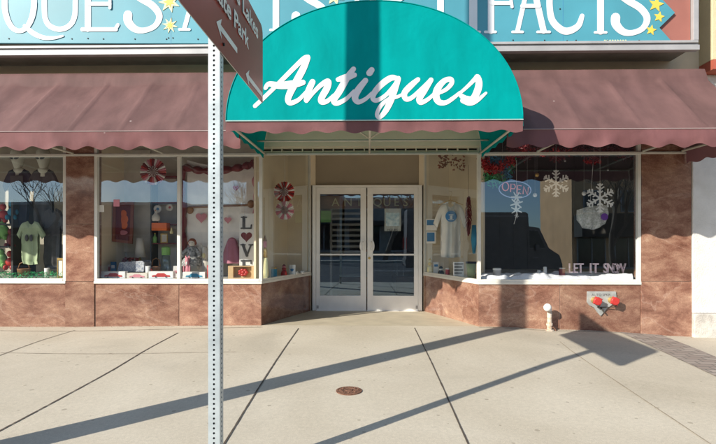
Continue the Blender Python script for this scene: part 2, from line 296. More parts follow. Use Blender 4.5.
# ------------------------------------------------------------------ mesh helpers
def wloc(o):
    v = Vector((0, 0, 0))
    while o: v += o.location; o = o.parent
    return v
class MB:
    def __init__(s): s.v = []; s.f = []; s.mi = []; s.cur = 0
    def add(s, vs, fs):
        b = len(s.v); s.v += [Vector(v) for v in vs]; s.f += [tuple(b+i for i in f) for f in fs]; s.mi += [s.cur]*len(fs); return s
    def box(s, x0, x1, y0, y1, z0, z1):
        vs = [(x, y, z) for z in (z0, z1) for y in (y0, y1) for x in (x0, x1)]
        return s.add(vs, [(0, 2, 3, 1), (4, 5, 7, 6), (0, 1, 5, 4), (2, 6, 7, 3), (0, 4, 6, 2), (1, 3, 7, 5)])
    def quad(s, a, b, c, d): return s.add([a, b, c, d], [(0, 1, 2, 3)])
    def slab(s, p0, p1, t, z0, z1):   # vertical slab from plan point p0 to p1, thickness t to its left
        a = Vector((*p0, 0)); b = Vector((*p1, 0)); n = Vector((-(b-a).y, (b-a).x, 0)).normalized()*t
        pts = [a, b, b+n, a+n]
        vs = [(p.x, p.y, z0) for p in pts]+[(p.x, p.y, z1) for p in pts]
        return s.add(vs, [(3, 2, 1, 0), (4, 5, 6, 7), (0, 1, 5, 4), (1, 2, 6, 5), (2, 3, 7, 6), (3, 0, 4, 7)])
    def tube(s, pts, r, n=8, caps=True):
        pts = [Vector(p) for p in pts]; rs = r if isinstance(r, (list, tuple)) else [r]*len(pts)
        rings = []; up = None
        for i, p in enumerate(pts):
            d = (pts[min(i+1, len(pts)-1)]-pts[max(i-1, 0)]).normalized()
            if up is None: up = Vector((0, 0, 1)) if abs(d.z) < .9 else Vector((1, 0, 0))
            a = d.cross(up).normalized(); bb = a.cross(d).normalized(); up = bb
            rings.append([p+(a*math.cos(2*math.pi*k/n)+bb*math.sin(2*math.pi*k/n))*rs[i] for k in range(n)])
        vs = [v for rg in rings for v in rg]; fs = []
        for i in range(len(pts)-1):
            for k in range(n): fs.append((i*n+k, i*n+(k+1) % n, (i+1)*n+(k+1) % n, (i+1)*n+k))
        if caps: fs.append(tuple(range(n-1, -1, -1))); fs.append(tuple((len(pts)-1)*n+k for k in range(n)))
        return s.add(vs, fs)
    def lathe(s, prof, c, n=16, axis='z'):   # prof [(r,h)]
        vs = []; c = Vector(c)
        for r, h in prof:
            for k in range(n):
                a = 2*math.pi*k/n; q = (r*math.cos(a), r*math.sin(a), h)
                if axis == 'y': q = (q[0], q[2], q[1])
                vs.append(c+Vector(q))
        fs = [(i*n+k, i*n+(k+1) % n, (i+1)*n+(k+1) % n, (i+1)*n+k) for i in range(len(prof)-1) for k in range(n)]
        fs.append(tuple(range(n-1, -1, -1))); fs.append(tuple((len(prof)-1)*n+k for k in range(n)))
        return s.add(vs, fs)
    def ball(s, c, rx, ry, rz, n=14, m=9):
        prof = []
        c = Vector(c); vs = []
        for i in range(m+1):
            t = math.pi*(i/m)*.998+.003
            for k in range(n):
                a = 2*math.pi*k/n; vs.append(c+Vector((rx*math.sin(t)*math.cos(a), ry*math.sin(t)*math.sin(a), -rz*math.cos(t))))
        fs = [(i*n+k, i*n+(k+1) % n, (i+1)*n+(k+1) % n, (i+1)*n+k) for i in range(m) for k in range(n)]
        return s.add(vs, fs)
    def prism(s, outline, y0, y1):   # outline [(x,z)], front at y0
        n = len(outline); vs = [(x, y0, z) for x, z in outline]+[(x, y1, z) for x, z in outline]
        fs = [tuple(range(n)), tuple(range(2*n-1, n-1, -1))]+[(i, (i+1) % n, n+(i+1) % n, n+i) for i in range(n)]
        return s.add(vs, fs)
    def sheet(s, fn, nu, nv):
        vs = [fn(i/nu, j/nv) for j in range(nv+1) for i in range(nu+1)]
        return s.add(vs, [(j*(nu+1)+i, j*(nu+1)+i+1, (j+1)*(nu+1)+i+1, (j+1)*(nu+1)+i) for j in range(nv) for i in range(nu)])
    def ribbon(s, pts, w, Y, th=.008, ramp=.0006):  # stroke in a plane y=Y facing -y; pts (x,z), w full widths
        P2 = [Vector(p) for p in pts]; n = len(P2); L = []; R = []
        def cap(c, d, wd, sgn):
            out = []
            for k in range(1, 5):
                a = math.pi*k/5; nrm = Vector((-d.y, d.x))
                out.append(c+nrm*math.cos(a)*wd/2*sgn+d*math.sin(a)*wd/2*sgn)
            return out
        for i in range(n):
            d = (P2[min(i+1, n-1)]-P2[max(i-1, 0)]).normalized(); nr = Vector((-d.y, d.x))*w[i]/2
            L.append(P2[i]+nr); R.append(P2[i]-nr)
        for i in range(n-1):
            yo = Y-th-ramp*(i % 97)/max(1, n); ya = Y-th-ramp*i/n; yb = Y-th-ramp*(i+1)/n
            a, b, c, d = L[i], R[i], R[i+1], L[i+1]
            s.add([(a.x, ya, a.y), (b.x, ya, b.y), (c.x, yb, c.y), (d.x, yb, d.y), (a.x, Y, a.y), (b.x, Y, b.y), (c.x, Y, c.y), (d.x, Y, d.y)],
                  [(0, 1, 2, 3), (0, 3, 7, 4), (2, 1, 5, 6)])
        for (c, d, wd, yy, l, r) in ((P2[0], -(P2[1]-P2[0]).normalized(), w[0], Y-th, R[0], L[0]), (P2[-1], (P2[-1]-P2[-2]).normalized(), w[-1], Y-th-ramp, L[-1], R[-1])):
            arc = [l]
            nr = (l-c)
            for k in range(1, 6):
                a = math.pi*k/6; arc.append(c+nr*math.cos(a)+d*math.sin(a)*wd/2)
            arc.append(r)
            m = len(arc)
            s.add([(p.x, yy, p.y) for p in arc]+[(p.x, Y, p.y) for p in arc], [tuple(range(m))]+[(k, k+1, m+k+1, m+k) for k in range(m-1)])
        return s
    def build(s, name, m, parent=None, smooth=False, bevel=0):
        me = bpy.data.meshes.new(name); off = wloc(parent) if parent else Vector((0, 0, 0))
        me.from_pydata([v-off for v in s.v], [], s.f); me.update()
        for q in (m if isinstance(m, list) else [m]): me.materials.append(M[q] if isinstance(q, str) else q)
        for p, i in zip(me.polygons, s.mi): p.material_index = i; p.use_smooth = smooth
        o = bpy.data.objects.new(name, me); C.objects.link(o); o.parent = parent
        if bevel:
            bm_ = o.modifiers.new('b', 'BEVEL'); bm_.width = bevel; bm_.segments = 2; bm_.limit_method = 'ANGLE'
        return o
def tag(o, label=None, cat=None, group=None, kind=None):
    if label: o['label'] = label
    if cat: o['category'] = cat
    if group: o['group'] = group
    if kind: o['kind'] = kind
    return o
def thing(name, label, cat, loc, group=None):
    o = bpy.data.objects.new(name, None); C.objects.link(o); o.location = loc; o.empty_display_size = .1
    return tag(o, label, cat, group)
def cr(pts, n=8):   # catmull-rom through tuples
    out = []; p = [pts[0]]+list(pts)+[pts[-1]]
    for i in range(1, len(p)-2):
        for k in range(n):
            t = k/n; out.append(tuple(.5*((2*b)+(c-a)*t+(2*a-5*b+4*c-d)*t*t+(-a+3*b-3*c+d)*t**3) for a, b, c, d in zip(p[i-1], p[i], p[i+1], p[i+2])))
    out.append(tuple(pts[-1])); return out
def pstroke(mb, pts, Y, wpx, sc_=1, th=.008, n=8):  # pts in photo pixels (x,y[,w])
    q = cr([(a[0], a[1], a[2] if len(a) > 2 else wpx) for a in pts], n) if n > 1 else [(a[0], a[1], a[2] if len(a) > 2 else wpx) for a in pts]
    w3 = [P(a, b, Y) for a, b, _ in q]; m = Y/F
    mb.ribbon([(p.x, p.z) for p in w3], [c*m for _, _, c in q], Y, th)
def pq(pts, Y): return [(P(a, b, Y).x, P(a, b, Y).z) for a, b in pts]
def cloth(outline, Y, th, amp, seed=0, cuts=3, folds=8.):   # hanging garment from an outline, gently folded
    bm = bmesh.new(); vs = [bm.verts.new((x, 0, z)) for x, z in outline]; f = bm.faces.new(vs)
    bmesh.ops.triangulate(bm, faces=[f]); 
    for _ in range(cuts): bmesh.ops.subdivide_edges(bm, edges=bm.edges[:], cuts=1, use_grid_fill=True); bmesh.ops.triangulate(bm, faces=bm.faces[:])
    zt = max(z for _, z in outline); zb = min(z for _, z in outline)
    bv = {v for e in bm.edges if e.is_boundary for v in e.verts}
    mb = MB(); idx = {v: i for i, v in enumerate(bm.verts)}
    def dy(v, side):
        k = (zt-v.co.z)/(zt-zb+1e-6); wv = math.sin(v.co.x*folds*6+seed+2*k)*amp*k+mn.noise(Vector((v.co.x*7, seed, v.co.z*7)))*amp
        return Y+wv+side*(0.004 if v in bv else th/2)
    fr = [(v.co.x, dy(v, -1), v.co.z) for v in bm.verts]; bk = [(v.co.x, dy(v, 1), v.co.z) for v in bm.verts]
    fs = [tuple(idx[v] for v in f.verts) for f in bm.faces]; n = len(fr)
    mb.add(fr+bk, fs+[tuple(n+i for i in reversed(f)) for f in fs]+[(idx[e.verts[0]], idx[e.verts[1]], n+idx[e.verts[1]], n+idx[e.verts[0]]) for e in bm.edges if e.is_boundary])
    bm.free(); return mb
def text_mesh(body, size, mtx, extrude=.003, align='LEFT', sx=1, bold=0):
    cu = bpy.data.curves.new('t', 'FONT'); cu.body = body; cu.size = size; cu.extrude = extrude; cu.align_x = align; cu.offset = bold; cu.resolution_u = 3
    o = bpy.data.objects.new('t', cu); C.objects.link(o)
    dg = bpy.context.evaluated_depsgraph_get(); me = bpy.data.meshes.new_from_object(o.evaluated_get(dg))
    me.transform(Matrix.Scale(sx, 4, (1, 0, 0))); me.transform(mtx)
    mb = MB(); mb.add([v.co.copy() for v in me.vertices], [tuple(p.vertices) for p in me.polygons])
    bpy.data.objects.remove(o); return mb
FRONT = Matrix(((1, 0, 0, 0), (0, 0, -1, 0), (0, 1, 0, 0), (0, 0, 0, 1)))   # text upright, facing -y
def ptext(body, px, py, Y, hpx, **k):   # centred text, height of a capital in photo pixels
    p = P(px, py, Y); return text_mesh(body, hpx*Y/F/.69, Matrix.Translation(p)@FRONT, align='CENTER', **k)

# ------------------------------------------------------------------ setting: ground, sidewalk, road
CURB = 2.05
mb = MB()
def swk(u, v):
    x = -14+30*u; y = CURB+(W+.02-CURB)*v; return (x, y, gz(x, y))
mb.sheet(swk, 120, 24)
sw = mb.build('sidewalk', 'concrete', smooth=True); tag(sw, 'worn cream concrete sidewalk in front of the shop', 'sidewalk', kind='structure')
cb = MB(); cb.box(-14, 16, CURB-.15, CURB-.001, -.25, gz(0, CURB)-.003); tag(cb.build('kerb', 'concrete'), 'concrete kerb at the sidewalk edge', 'kerb', kind='structure')
tag(MB().box(-40, 45, -13, CURB-.152, -.5, -.21).build('road', 'asphalt'), 'asphalt street facing the shop', 'road', kind='structure')
tag(MB().box(-40, 45, -20, -13.002, -.5, -.08).build('pavement', 'concrete'), 'far pavement across the street', 'pavement', kind='structure')
tag(MB().box(-400, 400, -400, 400, -.9, -.52).build('ground', 'ground'), 'flat dry ground to the horizon', 'ground', kind='structure')
mk = MB()
for i in range(10): mk.box(-20+5*i, -18+5*i, -5.6, -5.48, -.209, -.206)
mk.build('lane_markings', 'white', None); tag(bpy.data.objects['lane_markings'], 'white dashed lane markings on the road', 'marking', kind='structure')

def jointline(pts, wd, name, m, extend=True):
    g = [G(a, b) for a, b in pts]; g = cr([(p.x, p.y) for p in g], 45)
    if extend:
        a, b = Vector(g[-2]), Vector(g[-1]); d = (b-a).normalized()
        while b.y > CURB+.05 and d.y < -.05: b = b+d*.15; g.append((b.x, b.y))
    mb = MB(); L = []
    for i, p in enumerate(g):
        q = Vector(g[min(i+1, len(g)-1)])-Vector(g[max(i-1, 0)]); q.normalize(); n = Vector((-q.y, q.x))*wd*(.5+.22*mn.noise(Vector((i*.31, wd*90, 0)))+.15*mn.noise(Vector((i*1.3, 5, 0))))
        p = Vector(p)+n*.25*mn.noise(Vector((i*.12, 3, 7)))
        for s_ in (1, -1):
            x, y = (p+n*s_); L.append((x, y, gz(x, y)+.004))
    mb.add(L, [(2*i, 2*i+1, 2*i+3, 2*i+2) for i in range(len(g)-1)])
    o = mb.build(name, m, sw); return o
jointline([(178, 333), (148, 349), (112, 370.5), (60, 399), (0, 431)], .013, 'expansion_joint', 'joint')
jointline([(75, 330.3), (40, 341), (0, 355.5)], .011, 'expansion_joint', 'joint')
jointline([(298.5, 328.5), (280, 355), (260, 386), (228, 438)], .012, 'expansion_joint', 'joint')
jointline([(414.5, 328), (432, 364), (468, 444)], .011, 'expansion_joint', 'joint')
jointline([(560, 342), (582, 358.6), (683, 426)], .010, 'scored_joint', 'jointpale')
jointline([(0, 353), (110, 354), (236, 352)], .008, 'scored_joint', 'jointpale', False)
jointline([(0, 330.8), (95, 331), (262, 327.3)], .014, 'scored_joint', 'jointpale', False)
jointline([(479, 327.3), (560, 331), (692, 336)], .016, 'scored_joint', 'jointpale', False)
# paver band
a0, a1, b0, b1 = G(628, 336), G(716, 376.7), G(661, 335), G(716, 357)
def ext(a, b, y): t = (y-a.y)/(b.y-a.y); return a+(b-a)*t
pv = MB()
aa = [ext(a0, a1, y) for y in (W-.01, 5.5, 4.5, 3.5, CURB+.02)]; bb = [ext(b0, b1, y) for y in (W-.01, 5.5, 4.5, 3.5, CURB+.02)]
for i in range(4):
    qs = []
    for p in (aa[i], bb[i], bb[i+1], aa[i+1]): qs.append((p.x, p.y, gz(p.x, p.y)+.005))
    pv.quad(*qs)
tag(pv.build('paver_strip', 'paver'), 'strip of grey brown brick pavers crossing the sidewalk', 'pavers', kind='structure')

# drain / utility cover
dc = G(349, 391); t = thing('utility_cover', 'small round rusty metal cover set in the sidewalk', 'utility cover', (dc.x, dc.y, dc.z))
mb = MB(); r = .105
mb.lathe([(r, -.01), (r, .006), (r*.86, .008), (r*.85, .004)], dc, 28); mb.build('rim', 'rust', t)
mb = MB(); mb.lathe([(r*.84, -.01), (r*.84, .006), (r*.5, .010), (r*.48, .007), (r*.3, .007), (r*.28, .012)], dc, 28)
for k in range(8):
    a = k*math.pi/4; q = dc+Vector((math.cos(a), math.sin(a), 0))*r*.66; mb.ball((q.x, q.y, q.z+.008), .010, .010, .006, 8, 5)
mb.build('lid', 'rust', t)

# ------------------------------------------------------------------ the shop building
xL = X(-170, W)
shop = thing('shop_building', 'antique shop front clad in polished red stone with recessed glazed entrance', 'building', (0, W, 0))
xs = {p: X(p, W) for p in (64.5, 66, 94, 96.5, 177, 180, 178, 260, 261.5, 478, 479.5, 481, 636, 640, 691)}
ZS = 1.19-41.5*6.45/F         # sill height
ZT = P(358, 154, W).z       # transom bar height
xc, xr = X(261.5, W), X(478.5, W); xd0, xd1 = X(311, YD), X(423.5, YD)
# bulkheads
def bulk(x0, x1, name='stone_bulkhead', z1=ZS-.035, y0=W, y1=W+.15): 
    o = MB().box(x0+.003, x1-.003, y0, y1, -.4, z1).build(name, 'stone', shop, bevel=.003); return o
edges = [xL, X(-55, W), X(65.5, W)]
for a, b in zip(edges, edges[1:]): bulk(a, b)
bulk(X(65.5, W), X(95, W), 'stone_pier_base', z1=P(80, 281.5, W).z, y0=W-.012)
edges = [X(95, W), X(179, W), xc]
for a, b in zip(edges, edges[1:]): bulk(a, b)
edges = [xr, X(560, W), X(640.5, W)]
for a, b in zip(edges, edges[1:]): bulk(a, b)
bulk(X(640.5, W), X(691.5, W), 'stone_pier_base', z1=P(660, 281.5, W).z, y0=W-.012)
mb = MB()   # slanted bulkheads in the recess
MB().slab((xc, W+.004), (xd0, YD), .15, -.3, ZS-.035).build('stone_bulkhead', 'stone', shop)
MB().slab((xd1, YD), (xr, W+.004), .15, -.3, ZS-.035).build('stone_bulkhead', 'stone', shop)
# piers
def pier(p0, p1):
    z0 = P((p0+p1)/2, 281.5, W).z+.004; zm = P(80, 224, W).z
    if p0 < 100:
        MB().box(X(p0, W)+.003, X(p1, W)-.003, W-.012, W+.18, z0, zm-.002).build('stone_pier', 'stone', shop, bevel=.003)
        MB().box(X(p0, W)+.003, X(p1, W)-.003, W-.012, W+.18, zm+.002, 3.0).build('stone_pier', 'stone', shop, bevel=.003)
    else: MB().box(X(p0, W)+.003, X(p1, W)-.003, W-.012, W+.18, z0, 3.0).build('stone_pier', 'stone', shop, bevel=.003)
pier(66, 94.5); pier(641, 691)
for p, ya, yb in ((65.6, 281.5, 331), (94.8, 281.5, 331), (178.8, 283, 331), (560, 283, 336), (640.4, 283, 336)):
    MB().box(X(p, W)-.003, X(p, W)+.003, W+.006, W+.02, P(p, yb, W).z-.05, P(p, ya, W).z-.02).build('stone_joint', 'stonejoint', shop)
jm = MB(); jm.box(X(641, W), X(691, W), W-.004, W+.02, P(660, 281.5, W).z, P(660, 281.5, W).z+.004)
jm.build('stone_joint', 'stonejoint', shop)
# upper walls
mb = MB(); mb.box(xL, xc-.02, W+.02, W+.25, 3.0, 5.6); mb.box(xr+.02, X(700, W), W+.02, W+.25, 3.0, 5.6)
mb.box(xc-.02, xr+.02, W+.02, W+.25, ZT+.10, 5.6); mb.build('upper_wall', 'beige', shop)
# entrance header with slotted track
mb = MB(); mb.box(xc-.02, xr+.02, W-.02, W+.02, ZT+.10, 3.3); mb.build('entrance_fascia', 'beige2', shop)
mb = MB(); mb.box(xc, xr, W+.05, W+.07, ZT+.0, ZT+.10); mb.build('track_recess', 'near_black', shop)  # plain near-black strip closing the back of the slots
mb = MB(); n = 21
for i in range(n+1):
    x = xc+(xr-xc)*i/n; mb.box(x-.007, x+.007, W-.015, W+.05, ZT+.012, ZT+.1)
mb.box(xc, xr, W-.012, W+.048, ZT+.075, ZT+.099); mb.box(xc+.01, xr-.01, W+.0, W+.049, ZT+.012, ZT+.045)
mb.build('header_track', 'beige2', shop)
mb = MB(); mb.box(xL, xs[691]+.0, W-.035, W-.013, ZT-.018, ZT+.012); mb.build('head_rail', 'alu', shop, bevel=.004)

# windows
TILT = 1.05
def window(x0, x1, name_bars=(), top=3.0, dark=False):
    f = MB(); w_ = .042
    f.box(x0, x0+w_, W-.008, W+.05, ZS, top); f.box(x1-w_, x1, W-.008, W+.05, ZS, top)
    f.box(x0+w_, x1-w_, W-.012, W+.055, ZS, ZS+.032); f.box(x0, x1, W-.02, W+.15, ZS-.034, ZS-.001)
    f.box(x0+w_, x1-w_, W-.006, W+.05, ZT-.02, ZT+.02)
    for b in name_bars: f.box(b-.022, b+.022, W-.007, W+.05, ZS+.033, ZT-.021)
    fr = f.build('window_frame', 'white_frame', shop, bevel=.003)
    bars = [x0+w_]+[b for b in name_bars]+[x1-w_]
    for a, b in zip(bars, bars[1:]):
        MB().quad((a, W+.02, ZS+.03), (b, W+.02, ZS+.03), (b, W+.02+math.tan(math.radians(TILT))*1.8, ZT), (a, W+.02+math.tan(math.radians(TILT))*1.8, ZT)).build('glass_pane', 'glass', fr)
    MB().quad((x0+w_, W+.02, ZT+.02), (x1-w_, W+.02, ZT+.02), (x1-w_, W+.02, top), (x0+w_, W+.02, top)).build('glass_pane', 'glass', fr)
    return fr
window(X(-160, W), X(66.2, W), (X(-75, W),))
window(X(94.4, W), xc+.01, (X(178.8, W),))
window(xr-.01, X(640.8, W))
def side_window(a, b):
    A = Vector((*a, 0)); B = Vector((*b, 0)); d = (B-A).normalized(); n = Vector((-d.y, d.x, 0))
    f = MB()
    def seg(s0, s1, z0, z1, t=.04, o=-.004):
        p = A+d*s0+n*o; q = A+d*s1+n*o; f.slab((p.x, p.y), (q.x, q.y), t, z0, z1)
    L = (B-A).length
    seg(.0, .035, ZS, 2.72); seg(L-.035, L, ZS, 2.72); seg(.036, L-.036, ZS, ZS+.03, .05, -.006); seg(0, L, ZS-.034, ZS-.001, .14, -.012); seg(.036, L-.036, 2.68, 2.72)
    fr = f.build('window_frame', 'white_frame', shop)
    p, q = A+d*.03+n*.015, B-d*.03+n*.015
    MB().quad((p.x, p.y, ZS+.02), (q.x, q.y, ZS+.02), (q.x, q.y, 2.7), (p.x, p.y, 2.7)).build('glass_pane', 'glass', fr)
side_window((xc, W+.01), (xd0, YD)); side_window((xd1, YD), (xr, W+.01))
# recess ceiling, jambs, transom
MB().add([(xc, W+.07, 2.72), (xr, W+.07, 2.72), (xd1+.1, YD+.1, 2.72), (xd0-.1, YD+.1, 2.72)], [(0, 1, 2, 3)]).build('entrance_ceiling', 'beige2', shop)
zdt = P(368, 187, YD).z; zdb = P(368, 310.5, YD).z; ztt = P(368, 155, YD).z+.05
print('door z', zdb, zdt, 'ground', gz(0, W))
for q in ((xd0-.6, xd0-.002, YD-.02, YD+.12, -.2, 2.72), (xd1+.002, xd1+.6, YD-.02, YD+.12, -.2, 2.72), (xd0, X(315.5, YD), YD-.01, YD+.1, zdt+.03, 2.72), (X(419, YD), xd1, YD-.01, YD+.1, zdt+.03, 2.72)):
    MB().box(*q).build('jamb', 'beige2', shop)

MB().box(X(315.5, YD), X(419, YD), YD+.03, YD+.05, zdt+.03, 2.72).build('transom_panel', 'transom', shop)
# entrance floor
ef = MB()
def efl(u, v):
    y = W+.02+(YD+.1-W)*v; x0 = xc+(xd0-xc)*v-.1; x1 = xr+(xd1-xr)*v+.1; x = x0+(x1-x0)*u
    return (x, y, gz(x, W)*(1-v)+(zdb-.01)*v+.004*math.sin(v*3))
ef.sheet(efl, 16, 10); ef.build('entrance_floor', 'tile', shop)
# doors
df = MB(); dw = .05
fx0, fx1 = X(312.5, YD), X(422, YD)
df.box(fx0, X(316, YD), YD-.03, YD+.08, zdb, zdt+.03); df.box(X(418.2, YD), fx1, YD-.03, YD+.08, zdb, zdt+.03); df.box(X(316, YD), X(418.2, YD), YD-.03, YD+.08, zdt-.012, zdt+.03)
df.box(X(316, YD), X(418.2, YD), YD-.05, YD+.08, zdb-.03, zdb-.001)
df.build('door_frame', 'door', shop, bevel=.004)
def leaf(p0, g0, g1, p1, hp):
    m_ = MB(); y0, y1 = YD-.015, YD+.03
    a, b, c, d = X(p0, YD), X(g0, YD), X(g1, YD), X(p1, YD); zt = P(368, 194, YD).z; zb = P(368, 295.5, YD).z; e = .012
    m_.box(a, b, y0, y1, zdb, zdt-.014); m_.box(c, d, y0, y1, zdb, zdt-.014); m_.box(b, c, y0, y1, zdb, zb); m_.box(b, c, y0, y1, zt, zdt-.014)
    o = m_.build('door', 'door', shop, bevel=.003)
    MB().quad((b, YD+.01, zb), (c, YD+.01, zb), (c, YD+.01, zt), (b, YD+.01, zt)).build('glass_pane', 'doorglass', o)
    zc = P(368, 254.5, YD).z; MB().box(b+.001, c-.001, y0-.03, y0-.012, zc-.014, zc+.014).build('push_bar', 'door', o, bevel=.003)
    # rounded pull plate
    hx = X(hp, YD); zz = P(368, 246, YD).z; k = []
    for i in range(24):
        an = 2*math.pi*i/24; k.append((hx+.055*math.cos(an)*(1 if abs(math.cos(an)) > .3 else .8), zz+.11*math.sin(an)))
    h = MB(); h.prism(k, y0-.022, y0-.001); h.tube([(hx, y0-.02, zz-.07), (hx, y0-.07, zz-.06), (hx, y0-.07, zz+.06), (hx, y0-.02, zz+.07)], .011); h.build('pull_handle', 'door', o)
    for zz in (zdb+.035, ):
        MB().box((a+.01 if p0 < 350 else d-.04), (a+.04 if p0 < 350 else d-.01), y0-.012, y0-.001, zz, zz+.05).build('hinge', 'trim', o)
    return o
d1 = leaf(316.3, 320, 360.5, 366.3, 363); d2 = leaf(367.3, 373, 414, 418, 371.2)
MB().lathe([(.022, 0), (.022, -.012), (.01, -.014)], (X(369.4, YD), YD-.016, P(368, 258, YD).z), 14, 'y').build('lock', 'gold', d2)
# shell of the building
mb = MB(); mb.box(xL, xs[691], 16, 16.2, -.3, 5.2); mb.box(xL-.2, xL, W+.02, 16.2, -.3, 5.2); mb.box(xs[691]-.2, xs[691]-.02, W+.3, 16, -.3, 5.2); mb.build('rear_wall', 'int_wall', shop)
MB().box(xL, xs[691]-.01, W+.26, 16, 3.4, 3.6).build('ceiling', 'int_wall', shop)
MB().box(xL, xs[691]-.01, W+.26, 16, 5.2, 5.4).build('roof', 'greywall', shop)
MB().box(xL, xs[691]-.21, YD+.15, 15.9, -.3, 0.0).build('shop_floor', 'int_floor', shop)
# display backs
mb = MB(); mb.box(xL, X(64, W)+.25, W+1.3, W+1.35, 0, 3.3); mb.build('display_back', 'brownwall', shop)
mb = MB(); mb.box(X(64, W)+.25, X(64, W)+.3, W+.2, W+1.35, 0, 3.3); mb.build('display_side', 'brownwall', shop)
mb = MB(); mb.box(X(64, W)+.32, xc-.05, W+.90, W+.95, 0, 3.3); mb.build('display_back', 'greywall', shop)
# left beige partition in window 2 running back at an angle
pA = (X(105, W+.1), W+.1); MB().slab((X(97, W)-.12, W+.2), (X(131, W+1.05), W+1.05), .03, ZS-.1, 3.2).build('display_side', 'beige2', shop)
MB().box(X(64, W)+.32, xL if False else X(64, W)+.32+.01, W+.2, W+1.1, 0, 3.2).build('display_side', 'beige2', shop)
# partitions behind slanted glass
MB().slab((xc-.10, W+.10), (xd0-.38, YD+.1), .03, ZS-.1, 3.2).build('display_side', 'beige2', shop)
mb = MB(); q0 = Vector((xd1+.36, YD+.1)); q1 = Vector((xr+.42, W+.55)); mb.slab(tuple(q0), tuple(q0+(q1-q0)*.75), .03, ZS-.1, 3.2); mb.build('display_side', 'beige2', shop)
mb = MB(); mb.box(xd1+.42, xs[640]+.3, W+2.6, W+2.65, 0, 3.3); mb.box(xs[640]+.25, xs[640]+.3, W+.2, W+2.6, 0, 3.3); mb.build('display_back', 'darkwall', shop)
mb = MB(); mb.box(xL, X(64, W)+.24, W+.16, W+1.3, ZS-.03, ZS+.012); mb.build('display_floor', 'offwhite', shop)
mb = MB(); mb.add([(X(64, W)+.33, W+.151, ZS+.012), (xc-.1, W+.151, ZS+.012), (xd0-.2, YD, ZS+.012), (xd0-.4, YD, ZS+.012), (xc-.4, W+1.1, ZS+.012), (X(64, W)+.33, W+1.1, ZS+.012)], [(0, 1, 2, 3, 4, 5)])
mb.build('display_floor', 'offwhite', shop)
mb = MB(); mb.add([(xr+.1, W+.151, ZS+.012), (xs[640]+.2, W+.151, ZS+.012), (xs[640]+.2, W+2.6, ZS+.012), (xd1+.5, W+2.6, ZS+.012), (xd1+.36, YD, ZS+.012), (xd1+.1, YD, ZS+.012)], [(0, 1, 2, 3, 4, 5)])
mb.build('display_floor', 'greywall', shop)

# ------------------------------------------------------------------ neighbour building
nb = thing('neighbouring_building', 'white painted stucco wall with cream upper wall and red band at far right', 'building', (5, W, 0))
x0 = xs[691]+.004
zr0, zr1 = P(710, 75.5, W).z, P(710, 66, W).z
MB().box(x0, 16, W-.03, W+.3, P(700, 313, W).z, zr0).build('wall', 'stucco', nb, bevel=.01)
MB().box(x0, 16, W-.06, W+.3, -.5, P(700, 313, W).z-.002).build('wall_base', mat('grimy_stucco', (.40, .375, .34), .95, .3, 7, .6, 60, col2=(.66, .63, .58)), nb, bevel=.01)
MB().box(X(700, W)+.004, 16, W-.24, W+.3, zr0+.002, zr1).build('painted_band', 'band', nb)
MB().box(X(700, W)+.004, 16, W-.22, W+.3, zr1+.002, 6.5).build('upper_wall', 'stucco_y', nb, bevel=.01)
MB().box(X(700, W)+.004, 16, W-.32, W+.35, 6.502, 6.65).build('coping', 'band', nb)
MB().box(x0+.3, 16, W+.31, 16, 4.9, 5.0).build('roof', 'greywall', nb)

# ------------------------------------------------------------------ shop sign
sg = thing('shop_sign', 'long turquoise sign with white letters, ending in a notched ribbon tail', 'sign', (0, YS, 3.5))
xl = X(-170, YS); xe = X(697, YS); zb = P(358, 43.5, YS).z
mb = MB(); mb.box(xl, xe, YS+.06, W+.015, zb-.06, 5.35); mb.build('cabinet', 'underside', sg)
mb = MB(); mb.box(X(600, YS), X(692, YS), YS+.03, YS+.06, zb+.0, 5.33); mb.build('end_panel', 'signred', sg)
for k, (dz0, dz1, yy) in enumerate(((-.004, -.035, .0), (-.037, -.055, .022), (-.057, -.12, .008))):
    MB().box(xl, xe+.01*k, YS-.03+yy, YS+.058, zb+dz1, zb+dz0).build('trim_strip', 'trim', sg, bevel=.004)
MB().box(X(692.5, YS), xe+.01, YS-.02, YS+.058, zb, 5.4).build('end_trim', 'trim', sg, bevel=.004)
# board with ribbon tail
def brd(p): return [(P(a, b, YS).x, P(a, b, YS).z) for a, b in p]
bo = brd([(-170, 42.5), (674.5, 44.5), (659.5, 27.7), (675, 12.6), (660, -3), (674, -44), (-170, -44)])
mb = MB(); mb.prism(bo, YS, YS+.028); mb.build('board', 'signblue', sg)
mb = MB()
for i in range(-6, 23):
    px = 9+31.5*i
    if px < 665:
        q = P(px, 38.7+.003*px, YS); mb.lathe([(.009, 0), (.009, -.004), (.004, -.006)], q, 8, 'y')
for px, py in ((88, 38.5), (168, 7), (173, 7), (168.5, 38), (173, 38), (560, 9), (567, 41)):
    mb.lathe([(.009, 0), (.009, -.004), (.004, -.006)], P(px, py, YS), 8, 'y')
mb.build('screws', 'black', sg)
mb = MB()
for px in (171, 563, -120, 366): mb.box(X(px, YS)-.0015, X(px, YS)+.0015, YS-.0015, YS, zb+.01, 5.3)
mb.build('board_seam', 'blue', sg)
